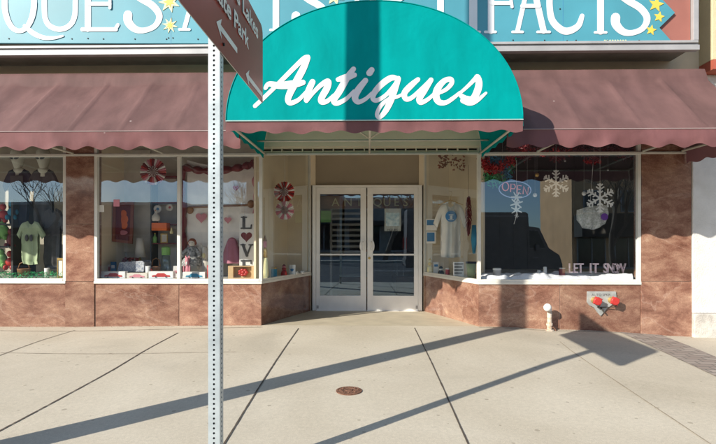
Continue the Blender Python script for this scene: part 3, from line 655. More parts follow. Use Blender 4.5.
# letters : each its own part
def glyph(strokes, name='letter', m='lettering', Y=YS, par=sg, th=.004, n=8, step=.0016):
    mb = MB()
    for i, st in enumerate(strokes):
        w_ = st[0]; pts = st[1:]; k = 1 if len(pts) == 2 else n
        pstroke(mb, list(pts), Y-step*(i+.9), w_, th=th, n=k)
    return mb.build(name, m, par)
def serif(cx, cy, hw, w_=2.6): return (w_, (cx-hw, cy), (cx+hw, cy))
B = 30.5; T = -26
def A_(x, b, t=-26, wd=34, w_=6): 
    return [(w_*.75, (x, b-2), (x+wd*.5, t)), (w_, (x+wd*.5, t), (x+wd, b-2)), serif(x, b-1, 5), serif(x+wd, b-1, 6), (4, (x+wd*.18, b-27), (x+wd*.82, b-27))]
def T_(x, b, t=-26, hw=18): return [(6.5, (x, t+2), (x, b-2)), serif(x, b-1, 5.5), (4.5, (x-hw, t+2), (x+hw, t+2)), (3.5, (x-hw, t+2), (x-hw, t+9)), (3.5, (x+hw, t+2), (x+hw, t+9))]
def S_(x, b): return [(5.5, (x-15, b-17, 9), (x-14.5, b-10, 8.5), (x-8, b-3, 7), (x+1, b-1.5, 5.5), (x+12, b-6, 5.5), (x+16.5, b-16, 6.5), (x+10, b-26, 7), (x-3, b-34, 7), (x-13, b-42, 6), (x-14, b-50, 5), (x-5, b-56, 5), (x+6, b-56, 5), (x+12, b-49, 7))]
def I_(x, b, t=-26, w_=7.5): return [(w_, (x, t+2), (x, b-2)), serif(x, b-1, 6.5), serif(x, t+1, 6.5)]
def R_(x, b, t=-26): return [(6.5, (x, t+2), (x, b-2)), serif(x, b-1, 5.5), (5, (x, t+2), (x+14, t+3), (x+21, t+14), (x+14, t+25), (x, t+27)), (6.5, (x+10, t+27), (x+18, b-14), (x+29, b-2))]
def ell(cx, cy, rx, ry, a0, a1, w0, w1, n=14):
    return [(cx+rx*math.cos(math.radians(a0+(a1-a0)*i/n)), cy-ry*math.sin(math.radians(a0+(a1-a0)*i/n)), w0+(w1-w0)*abs(math.cos(math.radians(a0+(a1-a0)*i/n)))) for i in range(n+1)]
glyph([(5, *ell(19.5, 3, 14.7, 28, 0, 180, 4.5, 6)), (5, *ell(19.5, 3, 14.7, 28, 180, 360, 4.5, 6)), (4, (25, 26, 4), (33, 33, 5), (43, 37.5, 4.5), (54, 38, 3.2), (63, 36, 2))])   # Q
glyph([(5.3, (44.6, -26), (44.6, 10), (46, 20), (50, 26), (58, 29.3), (66, 28), (72, 23), (75, 15), (75.5, 5), (75.5, -26)), serif(44.6, -26, 5), serif(75.5, -26, 5)])   # U
glyph([(6.3, (88, -24), (88, 29)), (4.2, (82.5, 29.5), (116, 29.5)), (3.6, (115.5, 29), (118, 25)), (4, (88, 4), (110, 4)), (4.2, (84, -24), (114, -24)), (3, (110, 0), (110, 8)), (3, (114, -24), (115, -17))])   # E
glyph(S_(143, 32)); glyph(A_(184.5, B, wd=30)); glyph(R_(226, B)); glyph(T_(276, 31)); glyph(S_(311, 33))
glyph(A_(348, 33)); glyph(R_(386, 33)); glyph(T_(440.5, 33, hw=16)); glyph(I_(473.2, 33, w_=8)); 
glyph([(6.3, (491, -24), (491, 31)), serif(490.3, 32, 5.2), (4, (491, 3), (511, 3)), (3, (511, 0), (512, 7)), (4.2, (487, -24), (514, -24)), (3, (514, -24), (515, -16))])   # F
glyph(A_(517.5, 33, wd=26)); 
glyph([(6, (582, 16, 4.5), (578, 26, 6), (568, 31.2, 7), (560, 29, 7), (552, 20, 6.5), (549.5, 5, 6), (551, -10, 6), (558, -22, 5.5), (568, -25, 4.5), (579, -18, 6))])   # C
glyph(T_(600.5, 33.5, hw=17)); glyph(S_(630.5, 34.5))
for (px, py, r1, r2, k, m) in ((169.5, 2, 11, 5, 7, 'cream'), (170, 25.5, 8, 3.2, 8, 'cream'), (335, -4, 10, 5, 7, 'cream'), (656, 4.5, 8, 3.4, 5, 'yellow'), (659, 17, 5.5, 2.6, 5, 'yellow'), (651, 30.2, 5.5, 2.4, 5, 'yellow'), (-15, 5, 8, 3, 7, 'cream')):
    o_ = []
    for i in range(2*k):
        a = math.pi*i/k+.2; rr = r1 if i % 2 == 0 else r2; q = P(px+rr*math.sin(a), py-rr*math.cos(a), YS); o_.append((q.x, q.z))
    MB().prism(o_, YS-.006, YS-.0005).build('star', m, sg)
    if m == 'cream':
        o_ = []
        for i in range(2*k):
            a = math.pi*i/k+.2; rr = (r1 if i % 2 == 0 else r2)*.55; q = P(px+rr*math.sin(a), py-rr*math.cos(a), YS); o_.append((q.x, q.z))
        MB().prism(o_, YS-.009, YS-.0062).build('star', 'yellow', sg)
mb = MB(); random.seed(3)
for i in range(9):
    x = 604+i*2.6; pstroke(mb, [(x, 41), (x+.8, 39.8), (x+1.6, 41)], YS-.0015-.001*(i % 2), .5, th=.002, n=1)
mb.build('signature', 'cream', sg)

# ------------------------------------------------------------------ maroon awnings
def awning(x0, x1, seams, braces, label, endcap=None):
    ZF = 2.385
    t = thing('awning', label, 'awning', ((x0+x1)/2, W, 2.4), 'maroon canvas awnings on the shop front')
    prof = [(W-.03, 3.375), (6.14, 3.36), (6.06, 3.33), (6.025, 3.25), (6.0, 3.17)]
    n = 14
    for i in range(1, n+1): k = i/n; prof.append((6.0+(YA-6.0)*k, 3.17+(ZF-3.17)*k))
    ncol = int((x1-x0)/.03)
    def fn(u, v):
        i = v*(len(prof)-1); a = int(min(i, len(prof)-2)); k = i-a
        y = prof[a][0]*(1-k)+prof[a+1][0]*k; z = prof[a][1]*(1-k)+prof[a+1][1]*k
        x = x0+(x1-x0)*u
        d = min(abs(x-s) for s in seams)
        sag = -.028*math.sin(math.pi*min(1, d/.32)*.5)*math.sin(math.pi*v) + .014*math.exp(-(d/.009)**2)
        sag += .020*mn.noise(Vector((x*1.4, v*2.2, 1)))*math.sin(math.pi*v)+.007*mn.noise(Vector((x*5, v*6, 4)))*min(1, 5*(1-v))
        return (x, y-.65*sag*(v > .2), z+.75*sag*(v > .2))
    mb = MB(); mb.sheet(fn, ncol, 36); can = mb.build('canopy', 'maroon', t, smooth=True)
    # valance
    per = .302
    def vf(u, v):
        x = x0+(x1-x0)*u; ph = 2*math.pi*(x+.08)/per
        ph += .5*mn.noise(Vector((x*1.1, 8, 0))); h = .158+(.040+.012*mn.noise(Vector((x*1.7, 4, 0))))*(.5-.5*math.cos(ph))+.010*mn.noise(Vector((x*3, 0, 0)))
        return (x, YA-.004-.012*v*math.sin(ph*.5+1.3*mn.noise(Vector((x*1.2, 5, 0))))-.045*v*mn.noise(Vector((x*4.5, v, 9))), ZF-.002-h*v)
    MB().sheet(vf, int((x1-x0)/.02), 5).build('valance', 'valance', t, smooth=True)
    m_ = MB(); m_.tube([(x0, YA-.008, ZF+.002), (x1, YA-.008, ZF+.002)], .005, 6); m_.build('piping', 'piping', t)
    m_ = MB(); m_.tube([(x0, YA+.03, ZF-.02), (x1, YA+.03, ZF-.02)], .016, 8); m_.build('front_bar', 'tube', t)
    for b in braces:
        m_ = MB(); m_.tube([(b, W-.02, ZT+.02), (b, YA+.03, ZF-.02)], .014, 8); m_.build('brace', 'tube', t)
    if endcap is not None:
        # side panel and side valance
        m_ = MB()
        pts = [(endcap, a, b) for a, b in prof]+[(endcap, W-.03, ZF)]
        m_.add(pts, [tuple(range(len(pts)))]); m_.build('side_panel', 'maroon', t)
        def sf(u, v):
            y = YA+(W-.03-YA)*u; ph = 2*math.pi*(y)/per; return (endcap+.004+.01*v*math.sin(ph), y, ZF-(.165+.032*(.5-.5*math.cos(ph)))*v)
        MB().sheet(sf, 50, 4).build('side_valance', 'valance', t, smooth=True)
    return t
XC = (X(226, YT)+X(523, YT))/2; HWD = (X(523, YT)-X(226, YT))/2
sx = [X(p, 6.03) for p in (60, 108, 152)]
lseams = sorted([sx[0]-.62*i for i in range(0, 8)]+sx[1:]+[sx[2]+.6*i for i in range(1, 4)])
bx = [X(74, W), X(163, W), X(-15, W), X(-105, W)]
awning(xL+.1, XC-HWD+.012, lseams, bx, 'long maroon awning left of the teal entrance canopy')
XE = X(697, 6.2)
awning(XC+HWD-.012, XE, [XC+HWD+.15+.66*i for i in range(6)], [X(537, W), X(642, W), XE-.04], 'maroon awning over the right window, reaching the white neighbouring wall', endcap=XE)

# ------------------------------------------------------------------ teal entrance canopy
ZC = P(374, 120.5, YT).z; HC = P(374, .5, YT).z-ZC
ec = thing('entrance_canopy', 'half round teal canvas canopy over the doors with white script lettering', 'awning', (XC, W, ZC))
arc = []
for i in range(61):
    a = math.pi*i/60; ca, sa = math.cos(a), math.sin(a)
    arc.append((XC-HWD*math.copysign(abs(ca)**.97, ca), ZC+HC*abs(sa)**.97))
mb = MB()
# front as radial sheet with slight billow
def fr(u, v):
    i = u*60; a = int(min(i, 59)); k = i-a; ax = arc[a][0]*(1-k)+arc[a+1][0]*k; az = arc[a][1]*(1-k)+arc[a+1][1]*k
    x = XC+(ax-XC)*v; z = ZC+(az-ZC)*v
    return (x, YT, z)
mb.sheet(fr, 60, 12); mb.build('front_panel', 'teal', ec, smooth=True)
mb = MB(); mb.sheet(lambda u, v: (arc[round(u*60)][0], YT+(W-.03-YT)*v+.001, arc[round(u*60)][1]-.012*math.sin(math.pi*v)*(1 if 3 < u*60 < 57 else 0)), 60, 10); mb.build('vault', 'teal', ec, smooth=True)
mb = MB(); mb.tube([(x, YT-.002, z) for x, z in arc], .005, 6); mb.build('edge_welt', 'teal', ec, smooth=True)
mb = MB(); mb.tube([(XC-HWD, YT-.01, ZC), (XC+HWD, YT-.01, ZC)], .006, 6); mb.build('piping', mat('pale_teal_piping', (.35, .5, .48)), ec)
def vf(u, v):
    x = XC-HWD+2*HWD*u; ph = 2*math.pi*(x)/.262
    h = .095+.026*(.5-.5*math.cos(ph))+.012*mn.noise(Vector((x*2, 3, 0)))
    return (x, YT-.002-.012*v*math.sin(ph*.5)-.015*v*mn.noise(Vector((x*2, v, 0))), ZC-.004-h*v)
MB().sheet(vf, 160, 5).build('valance', 'valance', ec, smooth=True)
for s_ in (-1, 1):
    def vs_(u, v, s_=s_):
        y = YT+(W-.03-YT)*u; return (XC+s_*(HWD+.003), y, ZC-.003-(.06+.012*math.sin(y*20))*v)
    MB().sheet(vs_, 40, 3).build('side_skirt', 'teal', ec, smooth=True)
mb = MB(); zt_ = ZC-.02
mb.tube([(XC-HWD+.02, YT+.03, zt_), (XC+HWD-.02, YT+.03, zt_)], .014)
for s_ in (-1, 1): mb.tube([(XC+s_*(HWD-.02), YT+.03, zt_), (XC+s_*(HWD-.02), W-.02, zt_)], .014)
zb_ = P(358, 140.5, YS).z
mb.tube([(XC-HWD+.02, YS, zb_), (XC+HWD-.02, YS, zb_)], .013)
xm = X(369.5, W)
mb.tube([(xm, YT+.03, zt_), (xm, W-.02, ZT+.01)], .014)
mb.tube([(xm-.22, YT+.03, zt_), (xm, YT+.75, zt_-.0)], .010); mb.tube([(xm+.22, YT+.03, zt_), (xm, YT+.75, zt_)], .010)
mb.tube([(XC-HWD+.02, YT+.03, zt_), (XC-HWD+.02, YT+.03, zt_+.02)], .014)
mb.build('frame_tubes', 'tube', ec, smooth=True)
# script lettering, one part per letter
scr = [
 [(5, (255, 106, 4.2), (262, 99.5, 4.2), (273, 89, 4.2), (284, 78, 4.6), (295, 67, 4.8), (304, 58.5, 5), (308, 57, 4.5)), (6, (307.5, 58, 6), (303, 69, 7), (296.5, 81, 7.2), (290.5, 92, 7), (288, 100, 6), (291, 103, 5), (299, 99.5, 4.2), (306, 92, 3.2)), (5, (265.5, 88, 4), (269, 84, 5), (279, 85.5, 7), (292, 84.5, 8), (303, 82.5, 5.5))],
 [(5, (312.5, 82, 6), (308.5, 91, 6.5), (306.5, 100, 5.5)), (4, (306.5, 101, 4), (313, 93, 4), (321, 85, 4.8), (328, 81.5, 6), (327, 88, 6.8), (321.5, 98, 6.5), (322, 102, 5.5), (327.5, 101, 4.5), (334, 95, 3.2))],
 [(5, (353.5, 69, 5), (347, 78, 6.5), (339.5, 91, 7), (334, 100, 6.2), (337, 103.3, 5), (346, 99, 4.2), (354, 91, 3.2)), (5, (338, 79.5, 4.5), (346, 77.5, 7), (354.5, 75, 5))],
 [(5, (365.5, 80.5, 5.5), (358.5, 89.5, 6.8), (355, 97, 6.8), (358, 102, 5), (365.5, 99, 4), (372, 93, 3.2)), (6, (369.5, 73, 6.5), (371.7, 70, 5.8))],
 [(5, (397.5, 78.5, 4.5), (391, 78, 6), (382, 84, 6.3), (374.5, 92.5, 5.8), (373, 98.5, 5), (377, 100.3, 4.5), (386, 95, 4), (395, 84.5, 4), (398.5, 78, 4)), (6, (398.5, 79, 5), (394.5, 90, 6.5), (390.5, 101, 6.5), (385.5, 111, 5.5), (379.5, 117.3, 4.2), (377, 114, 4), (381, 105.5, 4), (389, 99, 3.6), (397, 97, 3.2), (404, 93.5, 3))],
 [(5, (418, 79.5, 4.5), (411, 85.5, 6), (404.5, 93, 6), (406, 99, 5), (412, 97.5, 4.4), (422, 88.5, 4), (431, 80, 4.5)), (5, (431, 80, 5), (424.5, 90, 6.5), (419.5, 98.5, 6.3), (421, 102.5, 5), (428, 99.3, 4), (435, 93, 3.2))],
 [(4, (437.5, 93.5, 3.5), (446, 89.5, 4), (451.5, 83.5, 4.6), (450.8, 79.3, 4.8), (444.5, 80.8, 5.5), (438, 88, 6.8), (436, 96, 7), (439, 102, 6), (446, 102.5, 4.6), (454, 97.5, 4), (460, 92.5, 3.2))],
 [(4, (459, 94, 3), (468, 86, 3.6), (475, 79, 4.4), (477.5, 77, 5.5), (479, 83.5, 6.8), (477, 92, 7.2), (472.5, 99, 6.5), (466, 99, 6.5), (461, 95.5, 4.5)), (4.5, (463, 100.5, 5.5), (470, 103, 5.4), (477, 100.5, 4.4), (486, 93, 2.6))],
]
for gl in scr: glyph(gl, 'letter', 'script', YT-.0012, ec, th=.0006, n=8, step=.0009)

# ------------------------------------------------------------------ guide sign on perforated post
XP, YP = -.786, 2.45
ps = thing('guide_sign', 'brown recreation guide sign on a perforated galvanised square post', 'sign', (XP, YP, gz(XP, YP)))
pitch = 4.88*YP/F; hw = 11.6*YP/F/2; zt_ = 2.36
sh = MB(); hr = pitch*.25; gr_ = hw
zz0 = gz(XP, YP)-.05; nh = int((zt_-zz0)/pitch)+6
# perforated faces: each face column is built of cells with a real octagonal hole
def perf(face):
    for i in range(nh):
        zc = zz0+pitch*(i+.5)
        if zc > 2.66: break
        oct_ = [(hr*math.cos(math.pi/8+k*math.pi/4), hr*math.sin(math.pi/8+k*math.pi/4)) for k in range(8)]
        h2 = pitch/2
        outer = [(hw, h2*.414), (hw*.5, h2), (-hw*.5, h2), (-hw, h2*.414), (-hw, -h2*.414), (-hw*.5, -h2), (hw*.5, -h2), (hw, -h2*.414)]
        corners = [(hw, h2), (-hw, h2), (-hw, -h2), (hw, -h2)]
        def w3(a, b, o=0):
            if face == 0: return (XP+a, YP-hw+o, zc+b)
            if face == 1: return (XP+hw-o, YP+a, zc+b)
            if face == 2: return (XP-a, YP+hw-o, zc+b)
            return (XP-hw+o, YP-a, zc+b)
        vs = [w3(*p) for p in oct_]+[w3(*p) for p in outer]+[w3(*p) for p in corners]+[w3(*p, .004) for p in oct_]
        fs = [(k, (k+1) % 8, 8+(k+1) % 8, 8+k) for k in range(8)]+[(16, 9, 8), (17, 11, 10), (18, 13, 12), (19, 15, 14)]+[(k, 20+k, 20+(k+1) % 8, (k+1) % 8) for k in range(8)]
        sh.add(vs, fs)
for f_ in range(4): perf(f_)
sh.build('post', 'galv', ps)
MB().box(XP-hw+.0045, XP+hw-.0045, YP-hw+.0045, YP+hw-.0045, zz0, 2.64).build('post_inner_shade', 'black', ps)  # black fill stands in for the shade inside the hollow post
# panel: vertical plane nearly perpendicular to the facade
xo = hw+.004
def SP(s, z, o=0.0):   # s along the sign (away from the street side = +), o = outwards (+x)
    a = math.radians(-.7); return Vector((XP+xo+o-math.sin(a)*s*1.0, YP+s, z))
s0, s1 = 1.85-YP, 3.33-YP
# exact corners as seen: far lower (262,103), far upper (262,27)
zl = 2.147; zu = 2.68; rr = .06
ol = []
for cx_, cz_, a0 in ((s1-rr, zu-rr, 0), (s0+rr, zu-rr, 90), (s0+rr, zl+rr, 180), (s1-rr*.25, zl+rr*.25, 270)):
    r_ = rr if a0 != 270 else rr*.25
    for k in range(6):
        a = math.radians(a0+k*18); ol.append((cx_+r_*math.cos(a), cz_+r_*math.sin(a)))
mb = MB(); n = len(ol)
mb.add([SP(a, b, .004) for a, b in ol]+[SP(a, b, 0) for a, b in ol], [tuple(range(n)), tuple(range(2*n-1, n-1, -1))])
pan = mb.build('sign_panel', 'signbrown', ps)
mb = MB(); mb.add([SP(a, b, .0042) for a, b in ol]+[SP(a, b, -.0002) for a, b in ol], [(i, (i+1) % n, n+(i+1) % n, n+i) for i in range(n)]); mb.build('sign_edge', 'edge', pan)
Rm = Matrix(((0, 0, 1, 0), (1, 0, 0, 0), (0, 1, 0, 0), (0, 0, 0, 1)))  # text x->+y, y->+z, normal +x
def stext(body, s, z, h, right=True):
    p = SP(s, z, .0055); return text_mesh(body, h/.69, Matrix.Translation(p)@Rm, extrude=.0008, align='RIGHT' if right else 'LEFT', bold=.0025, sx=1.3)
stext('Bottomless Lakes', 3.19-YP, 2.536, .094).build('lettering', 'signtext', pan)
stext('State Park', 2.94-YP, 2.376, .094).build('lettering', 'signtext', pan)
def arrow(sa, sb, z, h, hh):
    m_ = MB(); o_ = .0056
    pts = [(sa, z), (sa+hh, z+hh*.62), (sa+hh*.78, z+h/2), (sb, z+h/2), (sb, z-h/2), (sa+hh*.78, z-h/2), (sa+hh, z-hh*.62)]
    m_.add([SP(a, b, o_) for a, b in pts], [(0, 1, 2), (0, 2, 5), (0, 5, 6), (2, 3, 4, 5)]); return m_
arrow(2.34-YP, 2.70-YP, 2.267, .032, .085).build('arrow', 'signtext', pan)
arrow(2.88-YP, 3.31-YP, 2.198, .032, .085).build('arrow', 'signtext', pan)
mb = MB()
for z in (2.20, 2.63): mb.tube([SP(0, z, .003), SP(0, z, .012)], .009, 8)
mb.build('bolts', 'black', ps)

# ------------------------------------------------------------------ utility pole at the kerb (outside the frame; its shadow crosses the picture)
ux = X(368, 4.7)-.05+(2.5-4.7)*math.tan(AZ); uy = 2.5
up_ = thing('utility_pole', 'tall weathered wooden utility pole at the kerb', 'utility pole', (ux, uy, gz(ux, uy)))
mb = MB(); mb.tube([(ux, uy, -.3), (ux, uy, 3), (ux, uy, 7), (ux, uy, 10.5)], [.135, .125, .10, .09], 20); mb.build('pole', 'pole', up_, smooth=True)
MB().box(ux-.06, ux+.06, uy-1.1, uy+1.1, 9.9, 10.02).build('crossarm', 'pole', up_)
for k in (-.95, -.35, .35, .95): MB().lathe([(.03, 0), (.05, .03), (.03, .06), (.045, .09), (.02, .12)], (ux, uy+k, 10.02), 12).build('insulator', 'alu', up_)

# ------------------------------------------------------------------ fittings on the stone
YF = W-.012
t = thing('fire_connection', 'wall fire department connection with two red caps on a metal plate', 'fire connection', P(600, 304, W))
mb = MB(); ol = pq([(587, 291.5), (615, 291.5), (616, 301), (612, 304), (607, 307.5), (603, 312), (600, 315.5), (597, 312), (594, 307.5), (589, 305), (586.8, 302)], W)
mb.prism(ol, W-.02, W-.0005); mb.build('plate', 'dullmetal', t, bevel=.002)
ptext('AUTO SPKR', 601, 296, W-.02, 2.4, extrude=.001).build('lettering', 'greycloth', t)
for a, b in ((593.5, 300), (610.5, 300)):
    c = P(a, b, W); mb = MB(); mb.lathe([(.045, 0), (.04, -.05), (.046, -.055), (.046, -.075)], (c.x, W-.02, c.z), 18, 'y'); o = mb.build('outlet', 'gold', t, smooth=False)
    mb = MB(); mb.lathe([(.05, -.076), (.053, -.085), (.053, -.11), (.046, -.118)], (c.x, W-.02, c.z), 18, 'y'); mb.build('cap', 'red', o)
    mb = MB()
    for an in (.4, 2.0, 3.6, 5.2): mb.ball((c.x+.056*math.cos(an), W-.115, c.z+.056*math.sin(an)), .012, .016, .012, 8, 6)
    mb.build('lugs', 'red', o, smooth=True)
    mb = MB(); mb.tube([(c.x, W-.135, c.z), (c.x+.03, W-.12, c.z-.06), (c.x+.02, W-.06, c.z-.085), (P(600, 307, W).x, W-.03, P(600, 307, W).z)], .005, 6); mb.build('chain', 'near_black', o)
mb = MB(); c = P(600, 309, W); mb.tube([(c.x, W-.02, c.z+.02), (c.x+.01, W-.05, c.z-.01), (c.x+.03, W-.06, c.z-.04)], .010); mb.build('chain_hook', 'near_black', t)
t = thing('standpipe', 'short rusty pipe with a round white cap standing by the stone wall', 'pipe', (X(549, W-.1), W-.1, gz(2.7, W-.1)))
g = (X(549.5, W-.09), W-.09); zg = gz(g[0], g[1]); zt2 = P(549, 311, W-.09).z
mb = MB(); mb.tube([(g[0], g[1], zg-.02), (g[0], g[1], zt2)], .032, 14); mb.lathe([(.055, 0), (.055, .012), (.034, .014)], (g[0], g[1], zg), 14); mb.lathe([(.042, 0), (.042, .03)], (g[0], g[1], zg+.07), 10); mb.build('pipe', 'pipe_brass', t, smooth=False)
mb = MB(); mb.tube([(g[0], g[1], zt2-.02), (g[0]-.003, g[1]-.005, zt2+.02), (g[0]-.02, g[1]-.03, zt2+.045), (g[0]-.045, g[1]-.06, zt2+.055)], .03, 14); mb.build('elbow', 'white', t, smooth=True)
mb = MB(); mb.ball((g[0]-.05, g[1]-.065, zt2+.055), .052, .045, .052); mb.build('cap', 'white', t, smooth=True)
mb = MB(); mb.tube([(g[0]+.02, g[1]-.01, zg+.06), (g[0]+.06, g[1]-.02, zg+.03), (g[0]+.075, g[1]-.02, zg+.005)], .009); mb.build('drip_tube', 'rust', t)
#@@CONTENT
# ------------------------------------------------------------------ window displays
ZD = ZS+.014
def rosette(px, py, rpx, Y, ncol, label):
    c = P(px, py, Y); r = rpx*Y/F; t = thing('paper_rosette', label, 'paper rosette', c, 'paper fan rosettes hung in the windows')
    n = 28
    for nm, ra, rb, cols in (('outer_fan', .0, 1, ncol), ('inner_fan', 0, .42, ('darkred', 'white'))):
        for ci, cm in enumerate(cols):
            mb = MB()
            for i in range(n):
                if nm == 'outer_fan' and i % len(cols) != ci: continue
                if nm == 'inner_fan' and i % 2 != ci: continue
                a = 2*math.pi*i/n; h = math.pi/n; dy = -.02 if nm == 'outer_fan' else -.035
                q = lambda rr, an, d: (c.x+r*rr*math.cos(an), c.y+d, c.z+r*rr*math.sin(an))
                m = q(rb, a, dy-.015); mb.add([q(.02, a, dy-.01), q(rb*.95, a-h, dy), m, q(rb*.95, a+h, dy)], [(0, 1, 2), (0, 2, 3)])
                mb.add([q(.02, a, 0), q(rb*.95, a-h, dy+.006), q(rb*.95, a+h, dy+.006)], [(0, 2, 1)])
                if nm == 'outer_fan':   # light scallop dots near the rim
                    for kk in (.55, .82): 
                        e = q(kk, a, dy-.018); mb.add([(e[0]+r*.05*math.cos(z), e[1], e[2]+r*.05*math.sin(z)) for z in (0, 1.57, 3.14, 4.71)], [(0, 1, 2, 3)])
            mb.build(nm, cm, t)
    MB().tube([(c.x, c.y, c.z+r*.9), (c.x, c.y+.02, c.z+r*.9+.5)], .002, 4).build('string', 'white', t)
rosette(154, 172, 13.5, W+.35, ('red', 'pink', 'white', 'darkred'), 'large red and white paper rosette at top of the second window')
t = rosette(284.5, 192, 10.5, W+.75, ('red', 'white', 'red', 'darkred'), 'red paper rosette hanging beside the entrance door, above the pale one')
rosette(285, 210.5, 9.5, W+.74, ('pink', 'offwhite', 'white', 'pink'), 'pale pink paper rosette hanging just below the red one')

def shirt(px, py, wpx, hpx, Y, m, label, par=None, sleeve=.32, group=None, name='t_shirt', motif=None):
    w_, h_ = wpx/2, hpx
    o = [(-.24, 0), (-.14, .06), (0, .085), (.14, .06), (.24, 0), (.58, .045), (.74, .12), (1.02, sleeve), (.80, sleeve+.10), (.56, .26), (.55, .6), (.57, 1), (0, 1.02), (-.57, 1), (-.55, .6), (-.56, .26), (-.80, sleeve+.10), (-1.02, sleeve), (-.74, .12), (-.58, .045)]
    ol = pq([(px+a*w_, py+b*h_) for a, b in reversed(o)], Y)
    c = P(px, py, Y)
    if par is None: par = thing(name, label, 't-shirt', c, group)
    mb = cloth(ol, Y, .05, .018, seed=px*.3); mb.build('shirt_body' if par.type == 'EMPTY' and par.name.startswith('t_shirt') else 'shirt', m, par, smooth=True)
    return par
# left window: two masked mannequins and two hanging shirts
for px, sh_, lab, mk_ in ((19, 'navy', 'grey alien headed mannequin in a black printed shirt, far left window', True), (43.5, 'greycloth', 'grey alien headed mannequin in a plain charcoal shirt, left window', False)):
    Y = W+.55; t = thing('mannequin', lab, 'mannequin', P(px, 200, Y), 'alien mannequins in the left window')
    c = P(px-1 if px < 30 else px, 158.5, Y); mb = MB()
    prof = [(.012, -.175), (.04, -.16), (.058, -.12), (.075, -.06), (.092, .0), (.1, .05), (.092, .1), (.062, .14), (.02, .157)]
    mb.lathe(prof, c, 20); mb.tube([(c.x, c.y+.02, c.z-.27), (c.x, c.y+.02, c.z-.12)], [.055, .04], 12); mb.build('head', 'alien', t, smooth=True)
    for s_ in (-1, 1):
        mb = MB(); mb.ball((0, 0, 0), .034, .018, .018); mm = Matrix.Translation((c.x+s_*.038, c.y-.084, c.z-.005))@Matrix.Rotation(s_*-.5, 4, 'Y')@Matrix.Rotation(s_*.35, 4, 'Z')
        mb.v = [mm@v for v in mb.v]; mb.build('eye', 'black', t, smooth=True)
    shirt(px, 168.5, 33, 56, Y, sh_, '', t)
    mb = MB(); pts = []
    k = P(px, 169, Y); mb.ball((k.x, Y, k.z-.02), .085, .05, .05); mb.build('neck', 'alien', t, smooth=True)
    if mk_: 
        mb = MB(); a, b = P(px-6, 176, Y), P(px+6.5, 186, Y); mb.box(a.x, b.x, Y-.055, Y-.048, b.z, a.z); o_ = mb.build('print', 'greycloth', t)
shirt(31, 221, 28, 43, W+.3, 'palegreen', 'pale green t-shirt hanging low in the left window', group='shirts hung in the left window')
mb = MB(); c = P(31, 238, W+.3)
for dx in (-.035, .03): mb.ball((c.x+dx, W+.26, c.z), .025, .012, .05)
mb.build('print', 'greycloth', bpy.data.objects['t_shirt'], smooth=True)
shirt(53, 208, 27, 60, W+.42, 'greycloth', 'charcoal t-shirt hanging at the right of the left window', group='shirts hung in the left window')
for i, (px, py, m_) in enumerate(((4, 232, 'green'), (12, 240, 'darkred'), (2, 260, 'green'), (11, 262, 'red'), (4, 215, 'red'), (13, 212, 'teal_toy'))):
    mb = MB(); c = P(px, py, W+.5); mb.ball(c, .075, .06, .11 if i < 3 else .07); mb.ball((c.x, c.y-.02, c.z+.12), .045, .04, .05); mb.ball((c.x-.05, c.y-.04, c.z-.08), .03, .04, .04); mb.ball((c.x+.05, c.y-.04, c.z-.08), .03, .04, .04)
    tag(mb.build('plush_toy', m_, smooth=True), ('green plush toy at mid height at the left edge of the left window', 'dark red plush toy beside the green shirt in the left window', 'green plush toy at the floor of the left window', 'red plush toy on the floor of the left window', 'small red plush toy high at the left photo edge', 'blue plush toy between the red toy and the green shirt')[i], 'plush toy', 'plush toys in the left window')
    # shelves stand behind them
mb = MB()
for zz in (224, 246): 
    a, b = P(-60, zz, W+.6), P(20, zz, W+.6); mb.box(a.x, b.x, W+.42, W+.9, a.z-.02, a.z)
mb.box(P(20, 250, W+.6).x, P(20, 250, W+.6).x+.03, W+.42, W+.9, ZD, P(20, 200, W+.6).z)
tag(mb.build('display_shelf', 'darkwall'), 'dark shelf unit holding toys in the left window', 'shelf')
random.seed(5); mb = MB()
for i in range(2600):
    x = random.uniform(xL, X(64, W)); y = W+.17+random.random()**1.5*.5; z = ZD+random.random()*.10*(1-.5*(y-W)); a = random.uniform(0, 6.3); l = random.uniform(.015, .04); b = random.uniform(-.6, .9)
    d = Vector((math.cos(a)*l, math.sin(a)*l, b*l)); n = Vector((-math.sin(a), math.cos(a), random.uniform(-.5, 1)))*.004
    p = Vector((x, y, z)); mb.add([p-n, p+d-n, p+d+n, p+n], [(0, 1, 2, 3)])
tag(mb.build('shredded_filler', 'tinselgreen'), 'green shredded paper filler on the floor of the left window', 'paper filler', kind='stuff')

